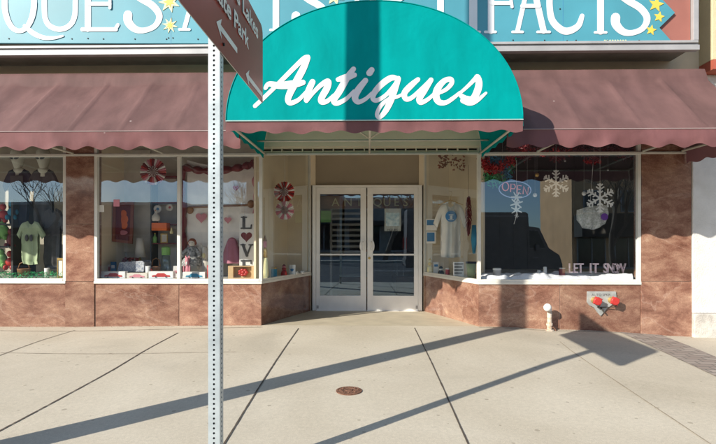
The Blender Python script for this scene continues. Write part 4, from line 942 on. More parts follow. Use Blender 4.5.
# second window
def framed_picture():
    Y0 = W+.62; t = thing('framed_picture', 'red picture in a red brown frame leaning on the left partition of the second window', 'picture', P(124, 224, Y0))
    c = [P(114, 203.5, Y0-.05), P(134.5, 201, Y0+.02), P(133, 244, Y0+.02), P(113, 241.5, Y0-.05)]
    def q(u, v, o=0): a = c[0].lerp(c[1], u); b = c[3].lerp(c[2], u); p = a.lerp(b, v); return Vector((p.x, p.y-o, p.z))
    mb = MB()
    for (u0, u1, v0, v1) in ((0, .13, 0, 1), (.87, 1, 0, 1), (.13, .87, 0, .07), (.13, .87, .93, 1)):
        f = [q(u0, v0, .03), q(u1, v0, .03), q(u1, v1, .03), q(u0, v1, .03)]; b = [q(u0, v0), q(u1, v0), q(u1, v1), q(u0, v1)]
        mb.add(f+b, [(0, 1, 2, 3), (0, 4, 5, 1), (1, 5, 6, 2), (2, 6, 7, 3), (3, 7, 4, 0)])
    mb.build('frame', 'maroonframe', t)
    MB().quad(q(.1, .05, .01), q(.9, .05, .01), q(.9, .95, .01), q(.1, .95, .01)).build('print', 'darkred', t)
    mb = MB()
    for (u, v, r_, m_) in ((.5, .28, .05, 0), (.52, .42, .07, 0), (.55, .56, .055, 0)):
        e = q(u, v, .016); mb.ball(e, r_, .004, r_*1.1, 12, 6)
    mb.build('figure_shape', 'orange', t); mb = MB(); e = q(.5, .75, .016); mb.ball(e, .075, .004, .035, 12, 6); mb.build('ribbon_shape', 'pink', t)
framed_picture()
mb = MB()
a, b = P(109, 200, W+.85), P(150, 252, W+.85); mb.box(a.x, b.x, W+.86, W+.885, b.z, P(109, 150, W+.85).z); tag(mb.build('backdrop_board', 'greywall'), 'plain grey panel behind the red picture', 'panel')
def cabinet():
    Y0 = W+.7; x0_, x1_ = X(151, Y0), X(178, Y0); t = thing('dark_cabinet', 'tall dark open shelf unit in the second window', 'shelf unit', (x0_, Y0, ZD))
    zt_ = P(160, 176, Y0).z
    mb = MB(); mb.box(x0_, x0_+.02, Y0, Y0+.3, ZD, zt_); mb.box(x1_-.02, x1_, Y0, Y0+.3, ZD, zt_); mb.box(x0_, x1_, Y0+.28, Y0+.3, ZD, zt_); mb.build('carcass', 'darkwall', t)
    for py in (176, 202, 224, 243):
        z = P(160, py, Y0).z; MB().box(x0_+.02, x1_-.02, Y0+.0, Y0+.28, z-.018, z).build('shelf', 'darkred', t)
cabinet()
t = thing('bird_figurine', 'white bird shaped figurine standing on the orange box', 'figurine', P(156, 222, W+.68))
c = P(156, 218, W+.60); mb = MB()
mb.lathe([(.01, -.045), (.05, -.045), (.062, -.01), (.055, .03), (.03, .06), (.02, .085), (.024, .1), (.018, .12), (.004, .13)], c, 16); mb.build('body', 'offwhite', t, smooth=True)
mb = MB(); mb.lathe([(.008, 0), (.0005, -.03)], (c.x, c.y-.02, c.z+.105), 8, 'y'); mb.build('beak', 'orange', t)
a, b = P(151.5, 222.8, W+.58), P(166.5, 230.5, W+.58); mb = MB(); mb.box(a.x, b.x, W+.58, W+.72, b.z, a.z); o = mb.build('orange_box', 'orange', bevel=.004); tag(o, 'bright orange box under the white bird figurine', 'box')
t = thing('rooster_figurine', 'tiny cream figurine right of the orange box', 'figurine', P(171.5, 234, W+.6)); c = P(171.5, 231, W+.6)
mb = MB(); mb.lathe([(.02, -.04), (.028, -.02), (.02, .0), (.01, .025), (.014, .035), (.004, .05)], c, 12); mb.build('body', 'cream', t, smooth=True)
def jar():
    c = P(166, 268, W+.5); t = thing('glass_jar', 'clear jar with a lime green lid in the second window', 'jar', (c.x, c.y, ZD))
    h = P(166, 255, W+.5).z-ZD; MB().lathe([(.06, .001), (.062, h*.7), (.05, h)], (c.x, c.y, ZD), 18).build('body', 'clearplastic', t, smooth=True)
    MB().lathe([(.06, h), (.062, h+.11), (.03, h+.125)], (c.x, c.y, ZD), 18).build('lid', 'green', t)
jar()
mb = MB(); a = P(142, 268, W+.5); ol = pq([(118, 271), (120, 263), (142, 261.5), (143.5, 263), (143, 271)], W+.32); mb.prism(ol, W+.32, W+.55)
tag(mb.build('floral_bag', 'quilt', bevel=.01), 'white and blue floral fabric box behind the toy boxes', 'fabric box')
bf = bpy.data.objects['floral_bag']; m_ = mat('blue_floral_cloth', (.65, .65, .66), .8, scale=55, col2=(.12, .16, .26)); bf.data.materials[0] = m_
mb = MB(); random.seed(8)
for i in range(26): 
    c = P(random.uniform(122, 138), random.uniform(258, 262.5), W+random.uniform(.35, .5)); mb.ball(c, .018, .018, .016, 8, 5)
tag(mb.build('berry_cluster', 'darkred', smooth=True), 'cluster of dark red berries on top of the floral box', 'berries', kind='stuff')
def boxcar(x0p, x1p, y0p, y1p, m1, m2, lab, Y=W+.17, grp='small toy boxes along the window sill'):
    a, b = P(x0p, y0p, Y), P(x1p, y1p, Y); t = thing('toy_box', lab, 'toy box', (a.x, Y, ZD), grp)
    MB().box(a.x, b.x, Y, Y+.09, ZD, a.z).build('carton', m1, t, bevel=.003)
    w_ = b.x-a.x; h = a.z-ZD
    mb = MB(); k = [(a.x+w_*u, ZD+h*v) for u, v in ((.14, .3), (.16, .5), (.3, .55), (.38, .78), (.64, .78), (.74, .55), (.87, .5), (.88, .3))]; mb.prism(k, Y-.006, Y-.001); o = mb.build('toy_car_shape', m2, t)
    mb = MB()
    for u in (.3, .72): mb.lathe([(h*.1, -.006), (h*.1, -.009), (h*.04, -.0095)], (a.x+w_*u, Y, ZD+h*.3), 10, 'y')
    mb.build('wheel_shape', 'black', t)
    MB().box(a.x+w_*.02, a.x+w_*.98, Y-.0022, Y-.0003, ZD+h*.02, ZD+h*.14).build('label_strip', 'blue', t)
boxcar(101, 125, 271.5, 280, 'white', 'red', 'white toy box with a red car at the left end of the second window sill')
boxcar(126.5, 147, 273, 280, 'offwhite', 'pink', 'small white toy box with a pink car, between two bigger car boxes')
boxcar(148.5, 173, 271.5, 280, 'white', 'red', 'white toy box with a red car just left of the white mullion')
boxcar(182.5, 205, 272, 280, 'white', 'teal_toy', 'white toy box with a blue car just left of the sign post')
# third window : quilt, swag, hearts, LOVE board
Yq = W+.62
a = [(187, 161), (258, 160), (259, 262), (186, 262)]
mb = MB()
def qf(u, v):
    p = P(187+69*u, 160+100*v, Yq); ph = 2*math.pi; sagt = .09*math.sin(math.pi*u)*(1-v)
    return (p.x, Yq+.012*math.sin(u*14)*v+.010*abs(math.sin(u*math.pi*5))+.010*abs(math.sin(v*math.pi*6)), p.z-sagt)
mb.sheet(qf, 60, 60); t = thing('quilt', 'white quilt with pink hearts hung as backdrop in the LOVE window', 'quilt', P(222, 210, Yq)); mb.build('cloth', 'quilt', t, smooth=True)
def heart(cx, cy, s_):
    o = []
    for i in range(28):
        a = 2*math.pi*i/28; o.append((cx+s_*.062*16*math.sin(a)**3, cy-s_*.062*(13*math.cos(a)-5*math.cos(2*a)-2*math.cos(3*a)-math.cos(4*a))))
    return o
for cx, cy, s_, m_ in ((201.5, 217.5, 5.6, 'pink'), (228, 220, 3.6, 'pink'), (192, 246, 3, 'pink'), (236, 188, 3, 'red')):
    mb = MB(); mb.prism(list(reversed(pq(heart(cx, cy, s_), Yq-.02))), Yq-.035, Yq-.02); mb.build('heart', m_, t)
t = thing('fabric_swag', 'dark red fabric swag draped round the top and sides of the quilt', 'swag', P(222, 165, Yq))
mb = MB()
def swag(pts, r0, r1, Y, n=12):
    q = cr([P(a, b, Y) for a, b in pts], n); k = len(q)
    mb.tube([(p[0], p[1]+.01*math.sin(i*.9), p[2]) for i, p in enumerate(q)], [r0+(r1-r0)*abs(math.sin(i*.35)) for i in range(k)], 10)
swag([(183, 167), (196, 170), (212, 171), (232, 169), (246, 166), (254, 163)], .03, .06, W+.6); mb.build('top_swag', 'darkred', t, smooth=True)
mb = MB(); swag([(183.5, 166), (182, 185), (184, 210), (183, 232), (185, 252)], .03, .05, W+.6); mb.build('side_drape', 'darkred', t, smooth=True)
mb = MB(); swag([(253, 163), (258, 172), (257, 182)], .05, .04, W+.55); mb.build('side_drape', 'darkred', t, smooth=True)
mb = MB(); swag([(256, 176), (258, 195), (257, 220), (258, 262)], .035, .07, W+.58); tag(mb.build('pink_drape', 'pink', smooth=True), 'long pink drape hanging beside the LOVE board', 'drape')
t = thing('wooden_rail', 'brown wooden quilt rail with round ends across the quilt', 'rail', P(222, 205, W+.64)); mb = MB()
mb.tube([P(191, 207, W+.62), P(254, 205, W+.62)], .016, 10); mb.build('bar', 'wood', t)
for a_ in ((190, 210), (251, 204)): mb = MB(); c = P(*a_, W+.62); mb.ball(c, .055, .03, .06); mb.build('round_end', 'wood', t, smooth=True)
# LOVE board
t = thing('love_board', 'tall white board spelling LOVE down its face with a dark red heart', 'sign board', P(246.5, 272, W+.42)); Yb = W+.42
a, b = P(239.2, 213.5, Yb), P(254, 276, Yb); mb = MB(); mb.box(a.x, b.x, Yb, Yb+.025, ZD, a.z); mb.build('board', 'white', t, bevel=.003)
glyph([(2.8, (243.8, 217.5), (243.8, 228)), (1.6, (241.3, 228.3), (251, 228.3)), (1.4, (251, 228.3), (251.4, 225)), (1.3, (241.3, 217.3), (246.5, 217.3))], 'letter', 'greycloth', Yb-.001, t, th=.004)
mb = MB(); mb.prism(list(reversed(pq(heart(246.5, 236.5, 5.6), Yb-.001))), Yb-.006, Yb-.001); mb.build('heart', 'darkred', t)
glyph([(2.8, (243, 245), (247, 255.5)), (1.7, (247, 255.5), (251, 245)), (1.3, (240.8, 244.8), (245.2, 244.8)), (1.3, (249, 244.8), (252.8, 244.8))], 'letter', 'greycloth', Yb-.001, t, th=.004)
glyph([(2.8, (243.8, 261), (243.8, 272)), (1.6, (241.3, 260.8), (251, 260.8)), (1.4, (243.8, 266), (249.5, 266)), (1.6, (241.3, 272), (251.4, 272)), (1.3, (251, 261), (251, 263.5))], 'letter', 'greycloth', Yb-.001, t, th=.004)
# doll and pink cloth, gift box
def doll():
    c = P(192, 243, W+.45); t = thing('rag_doll', 'rag doll in a black and white floral dress sitting below the pink heart', 'doll', (c.x, c.y, ZD))
    mb = MB(); mb.ball((c.x, c.y, c.z), .05, .045, .055); mb.build('head', 'offwhite', t, smooth=True)
    mb = MB(); mb.ball((c.x, c.y+.012, c.z+.02), .056, .05, .05); mb.ball((c.x-.05, c.y, c.z), .02, .02, .03); mb.ball((c.x+.05, c.y, c.z), .02, .02, .03); mb.build('hair', 'maroonframe', t, smooth=True)
    mb = MB(); mb.lathe([(.03, -.05), (.06, -.09), (.07, -.16), (.13, -.25), (.16, -.33), (.02, -.335)], c, 20)
    for s_ in (-1, 1): mb.tube([(c.x+s_*.05, c.y, c.z-.08), (c.x+s_*.12, c.y-.04, c.z-.15), (c.x+s_*.13, c.y-.07, c.z-.2)], [.03, .028, .022], 10)
    o = mb.build('dress', mat('black_white_floral', (.6, .6, .58), .8, scale=38, col2=(.06, .07, .08)), t, smooth=True)
    for s_ in (-1, 1): mb = MB(); mb.ball((c.x+s_*.018, c.y-.043, c.z+.003), .006, .004, .007, 8, 5); mb.build('eye', 'black', t)
doll()
def pinkcl(u, v):
    a = u*2*math.pi; r = .05+.12*v**.8*(1+.12*math.sin(a*7)); c = P(232, 240, W+.55); z = c.z+.02-.36*v
    return (c.x+1.0*r*math.cos(a), c.y+.7*r*math.sin(a), max(ZD+.002, z))
mb = MB(); mb.sheet(pinkcl, 60, 12); mb.ball(P(232, 240, W+.55), .05, .05, .04)
m_ = mat('rose_cloth', (.42, .16, .22), .8, .15, 6); o = mb.build('pink_doll_dress', m_, smooth=True); tag(o, 'dusty rose doll dress on a stand behind the sign post', 'doll dress')
def gift():
    Y = W+.17; a, b = P(228, 266, Y), P(256.5, 280, Y); t = thing('gift_box', 'tan gift box with a clear window and bright red bow inside, by the window corner', 'gift box', (a.x, Y, ZD))
    w_ = b.x-a.x; h = a.z-ZD; mb = MB(); e = w_*.18
    mb.box(a.x, a.x+e, Y, Y+.1, ZD, a.z); mb.box(b.x-e, b.x, Y, Y+.1, ZD, a.z); mb.box(a.x+e, b.x-e, Y, Y+.1, ZD, ZD+.02); mb.box(a.x+e, b.x-e, Y+.08, Y+.1, ZD+.02, a.z); mb.box(a.x+e, b.x-e, Y, Y+.1, a.z-.01, a.z)
    mb.build('carton', mat('kraft_card', (.55, .38, .2), .7), t)
    mb = MB(); cx = (a.x+b.x)/2; cz = ZD+h*.5; mb.ball((cx, Y+.05, cz), .03, .03, .03)
    for k in range(7): an = k*.9; mb.ball((cx+.045*math.cos(an), Y+.05, cz+.035*math.sin(an)), .032, .022, .022, 10, 6)
    mb.build('bow', 'red', t, smooth=True)
gift()
# left slanted window : little things on the sill
def figurine(px, py_top, py_bot, Y, mats, name, lab, cat, grp=None):
    c = P(px, py_bot, Y); z0 = ZD; h = P(px, py_top, Y).z-z0; t = thing(name, lab, cat, (c.x, Y, z0), grp)
    MB().lathe([(.045, .001), (.05, h*.15), (.042, h*.35), (.03, h*.48)], (c.x, Y, z0), 14).build('body', mats[0], t, smooth=True)
    MB().ball((c.x, Y, z0+h*.6), .036, .034, h*.13).build('torso', mats[1], t, smooth=True)
    MB().ball((c.x, Y, z0+h*.8), .028, .027, h*.11).build('head', mats[2], t, smooth=True)
    MB().lathe([(.03, h*.86), (.012, h*.95), (.002, h)], (c.x, Y, z0), 12).build('hat', mats[3], t)
figurine(265, 235, 279, W+.22, ('cream', 'gold', 'pink', 'wood'), 'gnome_figurine', 'tall cream and pink gnome figurine at the corner of the left slanted window', 'figurine')
figurine(284, 264, 277, W+.75, ('red', 'red', 'pink', 'darkred'), 'santa_figurine', 'short red figurine on the sill below the paper rosettes', 'figurine')
for i, px in enumerate((296, 302)):
    Y = W+1.05+.12*i; c = P(px, 276, Y); t = thing('white_cup', ('small white cup on the sill beside the short red figurine', 'small white cup on the sill nearest the doors')[i], 'cup', (c.x, Y, ZD), 'white cups on the sill')
    MB().lathe([(.022, .001), (.03, .05), (.027, .05), (.019, .006)], (c.x, Y, ZD), 14).build('bowl', 'white', t, smooth=True)
    MB().tube([(c.x+.028, Y, ZD+.04), (c.x+.045, Y, ZD+.03), (c.x+.026, Y, ZD+.015)], .004, 6).build('handle', 'white', t)

# right slanted window : long sleeved shirt on a hanger, notices, small goods
def rw(px, f):   # a world y for an item seen through the right slanted glass, f = offset behind it
    u = (px-358)/F; best = W
    for i in range(200):
        y = W+i*.008; xg = xr+(xd1-xr)*(y-W)/(YD-W)
        if P(px, 200, y).x >= xg: best = y
        else: best = y if y == W else best
    # glass line crossing
    lo, hi = W, YD
    for _ in range(40):
        y = (lo+hi)/2; xg = xr+(xd1-xr)*(y-W)/(YD-W)
        if P(px, 200, y).x > xg: hi = y
        else: lo = y
    return lo+f
Yh = rw(450, .12)
shirt(450.5, 203, 34, 54, Yh, 'offwhite', 'white t-shirt with a round blue badge print on a hanger beside the doors', name='t_shirt', sleeve=.38)
ts = [o for o in bpy.data.objects if o.get('label', '').startswith('white t-shirt with a round')][0]
c = P(450.5, 216.5, Yh); mb = MB(); mb.lathe([(.001, 0), (.085, 0), (.085, -.004), (.001, -.005)], (c.x, Yh-.045, c.z), 26, 'y'); mb.build('badge_print', 'blue', ts)
mb = MB(); mb.box(c.x-.035, c.x+.035, Yh-.054, Yh-.051, c.z+.015, c.z+.03); mb.box(c.x-.02, c.x+.02, Yh-.054, Yh-.051, c.z-.04, c.z+.01); mb.box(c.x-.04, c.x+.04, Yh-.054, Yh-.051, c.z-.055, c.z-.045); mb.build('badge_mark', 'white', ts)
t = thing('coat_hanger', 'thin hanger with a hook carrying the white badge shirt', 'hanger', P(450.5, 200, Yh)); mb = MB()
mb.tube([P(438, 205, Yh), P(450.5, 200, Yh), P(463, 205, Yh)], .006, 6); mb.tube([P(450.5, 200, Yh), P(450.8, 196, Yh), P(452, 194, Yh), P(451.5, 191.5, Yh), P(449, 191, Yh)], .003, 6); mb.build('wire', 'gold', t)
for (x0_, x1_, y0_, y1_, lb, mm_) in ((426, 436.5, 219, 230.5, 'upper pale blue notice stuck inside the slanted glass right of the doors', 'blue'), (426.3, 435.5, 231.5, 243.5, 'lower darker blue notice stuck inside the slanted glass right of the doors', 'blue')):
    y0 = rw(x0_, .012); y1 = rw(x1_, .012); a = P(x0_, y0_, y0); b = P(x1_, y0_, y1); c = P(x1_, y1_, y1); d = P(x0_, y1_, y0)
    t = thing('window_notice', lb, 'notice', a, 'blue notices on the slanted glass'); mb = MB(); mb.add([a, b, c, d]+[v+Vector((.004, .004, 0)) for v in (a, b, c, d)], [(0, 1, 2, 3), (7, 6, 5, 4), (0, 4, 5, 1), (1, 5, 6, 2), (2, 6, 7, 3), (3, 7, 4, 0)]); mb.build('sheet', 'white', t)
    mid = (a+b+c+d)/4; s_ = [mid+(v-mid)*.82+Vector((-.002, -.003, 0)) for v in (a, b, c, d)]; k = .55 if '219' in str(y0_) else .9
    s_[2] = s_[1].lerp(s_[2], k); s_[3] = s_[0].lerp(s_[3], k); MB().quad(*s_).build('printed_area', mm_, t)
figurine(430, 258, 277, rw(430, .12), ('cream', 'yellow', 'cream', 'yellow'), 'yellow_figurine', 'yellow plastic figurine on the sill nearest the doors on the right', 'figurine')
figurine(441, 266, 277, rw(441, .12), ('black', 'white', 'black', 'black'), 'penguin_figurine', 'small black and white figurine on the sill right of the doors', 'figurine')
Y = rw(458, .14); a, b = P(453.5, 262, Y), P(464, 279, Y); t = thing('desk_calendar', 'small white tear off sign with dark lines on the right slanted sill', 'sign', (a.x, Y, ZD))
mb = MB(); mb.box(a.x, b.x, Y, Y+.03, ZD, a.z); mb.build('block', 'white', t, bevel=.003); mb = MB()
for k in range(4): z = a.z-.02-.045*k; mb.box(a.x+.012, b.x-.012-.02*(k % 2), Y-.003, Y-.0005, z-.018, z)
mb.build('print_line', 'greycloth', t)
Y = rw(471, .2); c = P(471, 275, Y); t = thing('paper_cup', 'pale green tapered pot with a dark rim on the right slanted sill', 'pot', (c.x, Y, ZD)); h = P(471, 262, Y).z-ZD
MB().lathe([(.045, .001), (.07, h), (.064, h), (.04, .01)], (c.x, Y, ZD), 20).build('pot_body', 'palegreen', t, smooth=True); MB().lathe([(.071, h-.02), (.075, h-.02), (.075, h+.005), (.068, h+.005)], (c.x, Y, ZD), 20).build('rim', 'navy', t)
Y = rw(468, .25); t = thing('chili_ristra', 'dark red chili string hanging beside the white badge shirt', 'ristra', P(468.5, 200, Y)); random.seed(2)
mb = MB()
for i in range(60):
    v = i/60; py = 196+37*v; r_ = .05*math.sin(math.pi*(.15+.8*v)); a = i*2.4; p = P(468.5, py, Y); d = Vector((math.cos(a)*r_, math.sin(a)*r_, -.03)); mb.tube([p, p+d*.7, p+d+Vector((0, 0, -.03))], [.006, .012, .003], 6)
mb.build('chilies', 'darkred', t, smooth=True); MB().tube([P(468.5, 198, Y), P(468.5, 165, Y)], .003, 5).build('string', 'wood', t)
Y = rw(472, .45); c = P(474, 240, Y); t = thing('blue_ornament', 'blue wind sock hanging at the corner behind the chili string', 'ornament', c); MB().tube([c+Vector((0, 0, .22)), c, c-Vector((0, 0, .2))], [.03, .045, .02], 10).build('sock', 'teal_toy', t, smooth=True)
mb = MB(); random.seed(12)
for i in range(70):
    c = P(random.uniform(440, 452) if i < 45 else random.uniform(452, 466), 0, rw(446, .25)); z = P(445, random.uniform(153, 168), rw(446, .25)).z if i < 45 else P(458, random.uniform(157, 170), rw(446, .25)).z
    a = random.uniform(0, 6.28); mb.add([(c.x, c.y, z), (c.x+.03*math.cos(a), c.y-.02, z+.03*math.sin(a)), (c.x+.05*math.cos(a+.4), c.y, z+.05*math.sin(a+.4)), (c.x+.02*math.cos(a+1.2), c.y+.01, z+.03*math.sin(a+1.2))], [(0, 1, 2, 3)])
tag(mb.build('leaf_garland', 'maroonframe'), 'dark red leaf garland at the top of the right slanted window', 'garland', kind='stuff')

# big right window
def snowflake(px, py, rpx, Y, lab, tall=False):
    c = P(px, py, Y); r = rpx*Y/F; t = thing('paper_snowflake', lab, 'snowflake', c, 'white snowflakes hung in the right window'); mb = MB()
    def bar(a, b, w_, k):
        d = (b-a).normalized(); n = Vector((-d.z, 0, d.x))*w_/2; o = Vector((0, -.004-.0006*k, 0)); q = [a-n+o, b-n+o, b+n+o, a+n+o]
        mb.add(q+[v+Vector((0, .006, 0)) for v in q], [(0, 1, 2, 3), (7, 6, 5, 4), (0, 4, 5, 1), (1, 5, 6, 2), (2, 6, 7, 3), (3, 7, 4, 0)])
    for k in range(6):
        an = math.pi/2+k*math.pi/3; u = Vector((math.cos(an), 0, math.sin(an))); bar(c, c+u*r, r*.11, k*.3)
        for f, l in ((.35, .22), (.58, .34), (.82, .22)):
            for s_ in (-1, 1):
                a2 = an+s_*math.radians(55); v = Vector((math.cos(a2), 0, math.sin(a2))); bar(c+u*r*f, c+u*r*f+v*r*l, r*.09, k*.3+f*3+s_*.4)
    mb.build('flake', 'white', t); MB().tube([c+Vector((0, 0, r)), Vector((c.x, c.y, 2.6))], .0015, 4).build('string', 'white', t)
snowflake(556, 183.5, 13.5, W+.14, 'upper white paper snowflake in the middle of the right window')
snowflake(600, 198, 14.5, W+.14, 'large white paper snowflake above the hanging purple bag in the right window')
c = P(516, 205, W+.16); t = thing('snowflake_chain', 'chain of small white snowflakes hanging under the OPEN sign', 'snowflake chain', c); random.seed(4)
for i, py in enumerate((197, 203.5, 210, 216)):
    mb = MB(); e = P(516.5, py, W+.16); r = (.075, .085, .075, .03)[i]
    for k in range(6):
        an = k*math.pi/3+.3*i; d = Vector((math.cos(an), 0, math.sin(an)))*r; n = Vector((-d.z, 0, d.x))*.16; o = Vector((0, -.001*k, 0)); mb.add([e-n+o, e+d-n*.6+o, e+d*1.1+o, e+d+n*.6+o, e+n+o], [(0, 1, 2, 3, 4)])
    mb.build('flake', 'white', t)
MB().tube([P(516.5, 197, W+.16), P(516.5, 160, W+.16)], .002, 4).build('string', 'white', t); MB().tube([P(516.5, 216, W+.16), P(514, 224, W+.16)], .003, 4).build('string', 'white', t)
# OPEN neon (tubes)
Yn = W+.3; t = thing('open_sign', 'oval neon OPEN sign with pale tubes in the right window', 'neon sign', P(516, 190, Yn))
M['neon_red'] = mat('red_neon_glass', (.7, .3, .3), .3, emit=(1, .25, .22), es=.12); M['neon_blue'] = mat('blue_neon_glass', (.35, .42, .6), .3, emit=(.4, .55, 1), es=.08)
def ntube(pts, m, nm, n=6, loop=False):
    q = [Vector((P(a, b, Yn).x, Yn, P(a, b, Yn).z)) for a, b in (cr(pts, n) if n > 1 else pts)]; MB().tube(q, .008, 6).build(nm, m, t, smooth=True)
ntube([(515+16*math.cos(a*.2618), 189.5-8.5*math.sin(a*.2618)+.15*16*math.cos(a*.2618)*.3) for a in range(25)], 'neon_blue', 'oval_tube', 1)
def L_(pts, n=1): ntube(pts, 'neon_red', 'letter', n)
L_([(505.5+3.2*math.cos(a*.5236), 186.5+4.2*math.sin(a*.5236)) for a in range(13)])
L_([(510.5, 192), (511, 184), (514.5, 184.3), (515.5, 186.8), (514.3, 188.8), (510.8, 188.5)])
L_([(521.5, 185.8), (517.6, 185.3), (517, 193), (521, 193.6)]); L_([(517.3, 189), (520.5, 189.5)]); L_([(523, 194), (523.6, 186.3), (527.6, 195), (528.4, 187.2)])
MB().box(P(500, 190, Yn).x, P(531, 190, Yn).x, Yn+.03, Yn+.036, P(516, 190.5, Yn).z-.005, P(516, 189.5, Yn).z).build('support', 'black', t)
for i in (503, 528): MB().tube([(P(i, 184, Yn).x, Yn+.03, P(i, 184, Yn).z), (P(i, 184, Yn).x, Yn+.03, 2.6)], .002, 4).build('chain', 'trim', t)
# hanging tote with purple
Yt = W+.4; t = thing('hanging_bag', 'white lace bag with a purple circle hanging under the large snowflake', 'bag', P(600, 215, Yt))
cloth(list(reversed(pq([(577, 210), (590, 206), (607, 205), (608, 214), (605, 224), (594, 230), (582, 228), (577, 220)], Yt))), Yt, .06, .02, 3).build('bag_body', mat('lace_cloth', (.35, .38, .33), .8, scale=45, col2=(.75, .75, .74)), t, smooth=True)
mb = MB(); c = P(602.5, 217, Yt); mb.lathe([(.001, 0), (.045, 0), (.05, -.01), (.001, -.012)], (c.x, Yt-.05, c.z), 20, 'y'); mb.build('purple_disc', mat('purple', (.18, .05, .4), .5), t)
MB().tube([P(590, 206, Yt), (P(595, 200, Yt).x, Yt, 2.65)], .003, 4).build('string', 'white', t)
# garlands and tinsel at the top
def garland(pts, Y, m, n, sp, lab, ln=.05, w_=.006, seed=1):
    random.seed(seed); mb = MB(); q = cr([P(a, b, Y) for a, b in pts], 12)
    for i in range(n):
        p = Vector(q[random.randrange(len(q))])+Vector([random.gauss(0, sp) for _ in range(3)]); d = Vector([random.gauss(0, 1) for _ in range(3)]).normalized()*ln*random.uniform(.6, 1.3); nn = d.cross(Vector([random.gauss(0, 1) for _ in range(3)])).normalized()*w_; mb.add([p-nn, p+d-nn, p+d+nn, p+nn], [(0, 1, 2, 3)])
    return tag(mb.build('tinsel_garland', m), lab, 'garland', kind='stuff')
garland([(483, 162), (492, 169), (503, 166), (512, 158)], W+.3, 'tinselred', 900, .03, 'bright red tinsel garland at the top left corner of the right window', seed=1)
garland([(488, 176), (497, 180), (506, 172), (509, 160)], W+.4, 'tinselgreen', 500, .04, 'green tinsel hanging under the red tinsel in the right window', seed=2)
garland([(492, 160), (500, 162), (505, 170), (508, 176)], W+.34, 'teal_toy', 400, .03, 'blue tinsel between red and green tinsel in the right window', seed=3)
garland([(512, 152), (535, 147), (560, 150), (590, 146), (628, 150)], W+.5, 'darkred', 1800, .05, 'dark red garland along the top of the right window', seed=4)
garland([(585, 160), (592, 163), (600, 160)], W+.35, 'tinselred', 120, .015, 'small red garland tuft right of the upper snowflake', .03, seed=6)
for i, (px, py, m_, lb) in enumerate(((537, 175, 'gold', 'brass ball ornament between the OPEN sign and the upper snowflake'), (565, 161, 'trim', 'tiny silver ball ornament above the upper snowflake'), (608, 170, 'trim', 'tiny silver ball ornament above the large snowflake'), (535, 195, 'white', 'white ball ornament right of the OPEN sign'), (584, 193.5, 'white', 'white ball ornament left of the large snowflake'))):
    c = P(px, py, W+.25); t = thing('ball_ornament', lb, 'ornament', c, 'ball ornaments in the right window'); MB().ball(c, *([.03 if i in (0, 3, 4) else .015]*3)).build('ball', m_, t, smooth=True); MB().tube([c, (c.x, c.y, 2.65)], .0012, 4).build('string', 'trim', t)
# snow blanket and standing letters
def snf(u, v):
    x = xr+.05+(X(636, W)-xr-.05)*u; y = W+.062+.65*v
    return (x, y, ZD+.05+.07*mn.noise(Vector((x*3, y*4, 0)))+.03*mn.noise(Vector((x*11, y*9, 2)))-.10*(v < .03))
mb = MB(); mb.sheet(snf, 120, 24); tag(mb.build('snow_blanket', 'snow', smooth=True), 'white fluffy snow blanket along the bottom of the right window', 'snow blanket', kind='stuff')
t = thing('standing_letters', 'row of pink and white glittery standing letters on the snow blanket', 'letters', P(592, 277, W+.3)); Yl = W+.28
m_ = mat('pink_glitter', (.7, .45, .52), .4, scale=50, col2=(.9, .82, .85))
for i, ch in enumerate('LET IT SNOW'):
    px = 570.5+5.0*i
    if ch == ' ': continue
    mb = ptext(ch, px, 272.8, Yl, 9.5, extrude=.014, bold=.001, sx=.72); mb.build('letter', m_, t)
t = thing('red_canister', 'small red tin beside the pink standing letters', 'tin', P(562, 277, W+.3)); c = P(562, 276, Yl); MB().lathe([(.04, 0), (.04, .11), (.03, .115)], (c.x, Yl, ZD+.03), 16).build('tin_body', 'darkred', t); MB().lathe([(.042, .115), (.042, .13)], (c.x, Yl, ZD+.03), 16).build('lid', 'trim', t)

# door glass things
t = thing('door_sticker', 'lime green sticker on the left door glass', 'sticker', P(325, 216, YD)); a, b = P(320.6, 210.8, YD), P(331, 222.3, YD); MB().box(a.x, b.x, YD+.012, YD+.015, b.z, a.z).build('sheet', 'green', t)
t = thing('door_notice', 'white and pale blue notice on the right door glass', 'notice', P(392, 220, YD)); a, b = P(384.5, 208.5, YD), P(401, 231, YD); MB().box(a.x, b.x, YD+.012, YD+.015, b.z, a.z).build('sheet', 'white', t)
a, b = P(386, 212.5, YD), P(399.5, 226, YD); MB().box(a.x, b.x, YD+.0085, YD+.0115, b.z, a.z).build('picture_area', mat('pale_blue_print', (.25, .42, .52), .5, scale=20, col2=(.6, .7, .72)), t)
mb = ptext('HOURS', 392.5, 231, YD+.011, 2.2, extrude=.0005); mb.build('lettering', 'greycloth', t)
t = thing('transom_banner', 'brown strip inside the door glass with pale letters of the word ANTIQUES', 'banner', P(367, 202, YD+.2)); Yv = YD+.2
a, b = P(318, 196, Yv), P(417, 208.5, Yv); MB().box(a.x, b.x, Yv, Yv+.01, b.z, a.z).build('strip', 'wood', t)
for ch, px in zip('ANTIQUES', (335.5, 348, 359, 369, 377.5, 387, 396.5, 405.5)): ptext(ch, px, 206, Yv-.002, 8, extrude=.002).build('letter', 'cream', t)
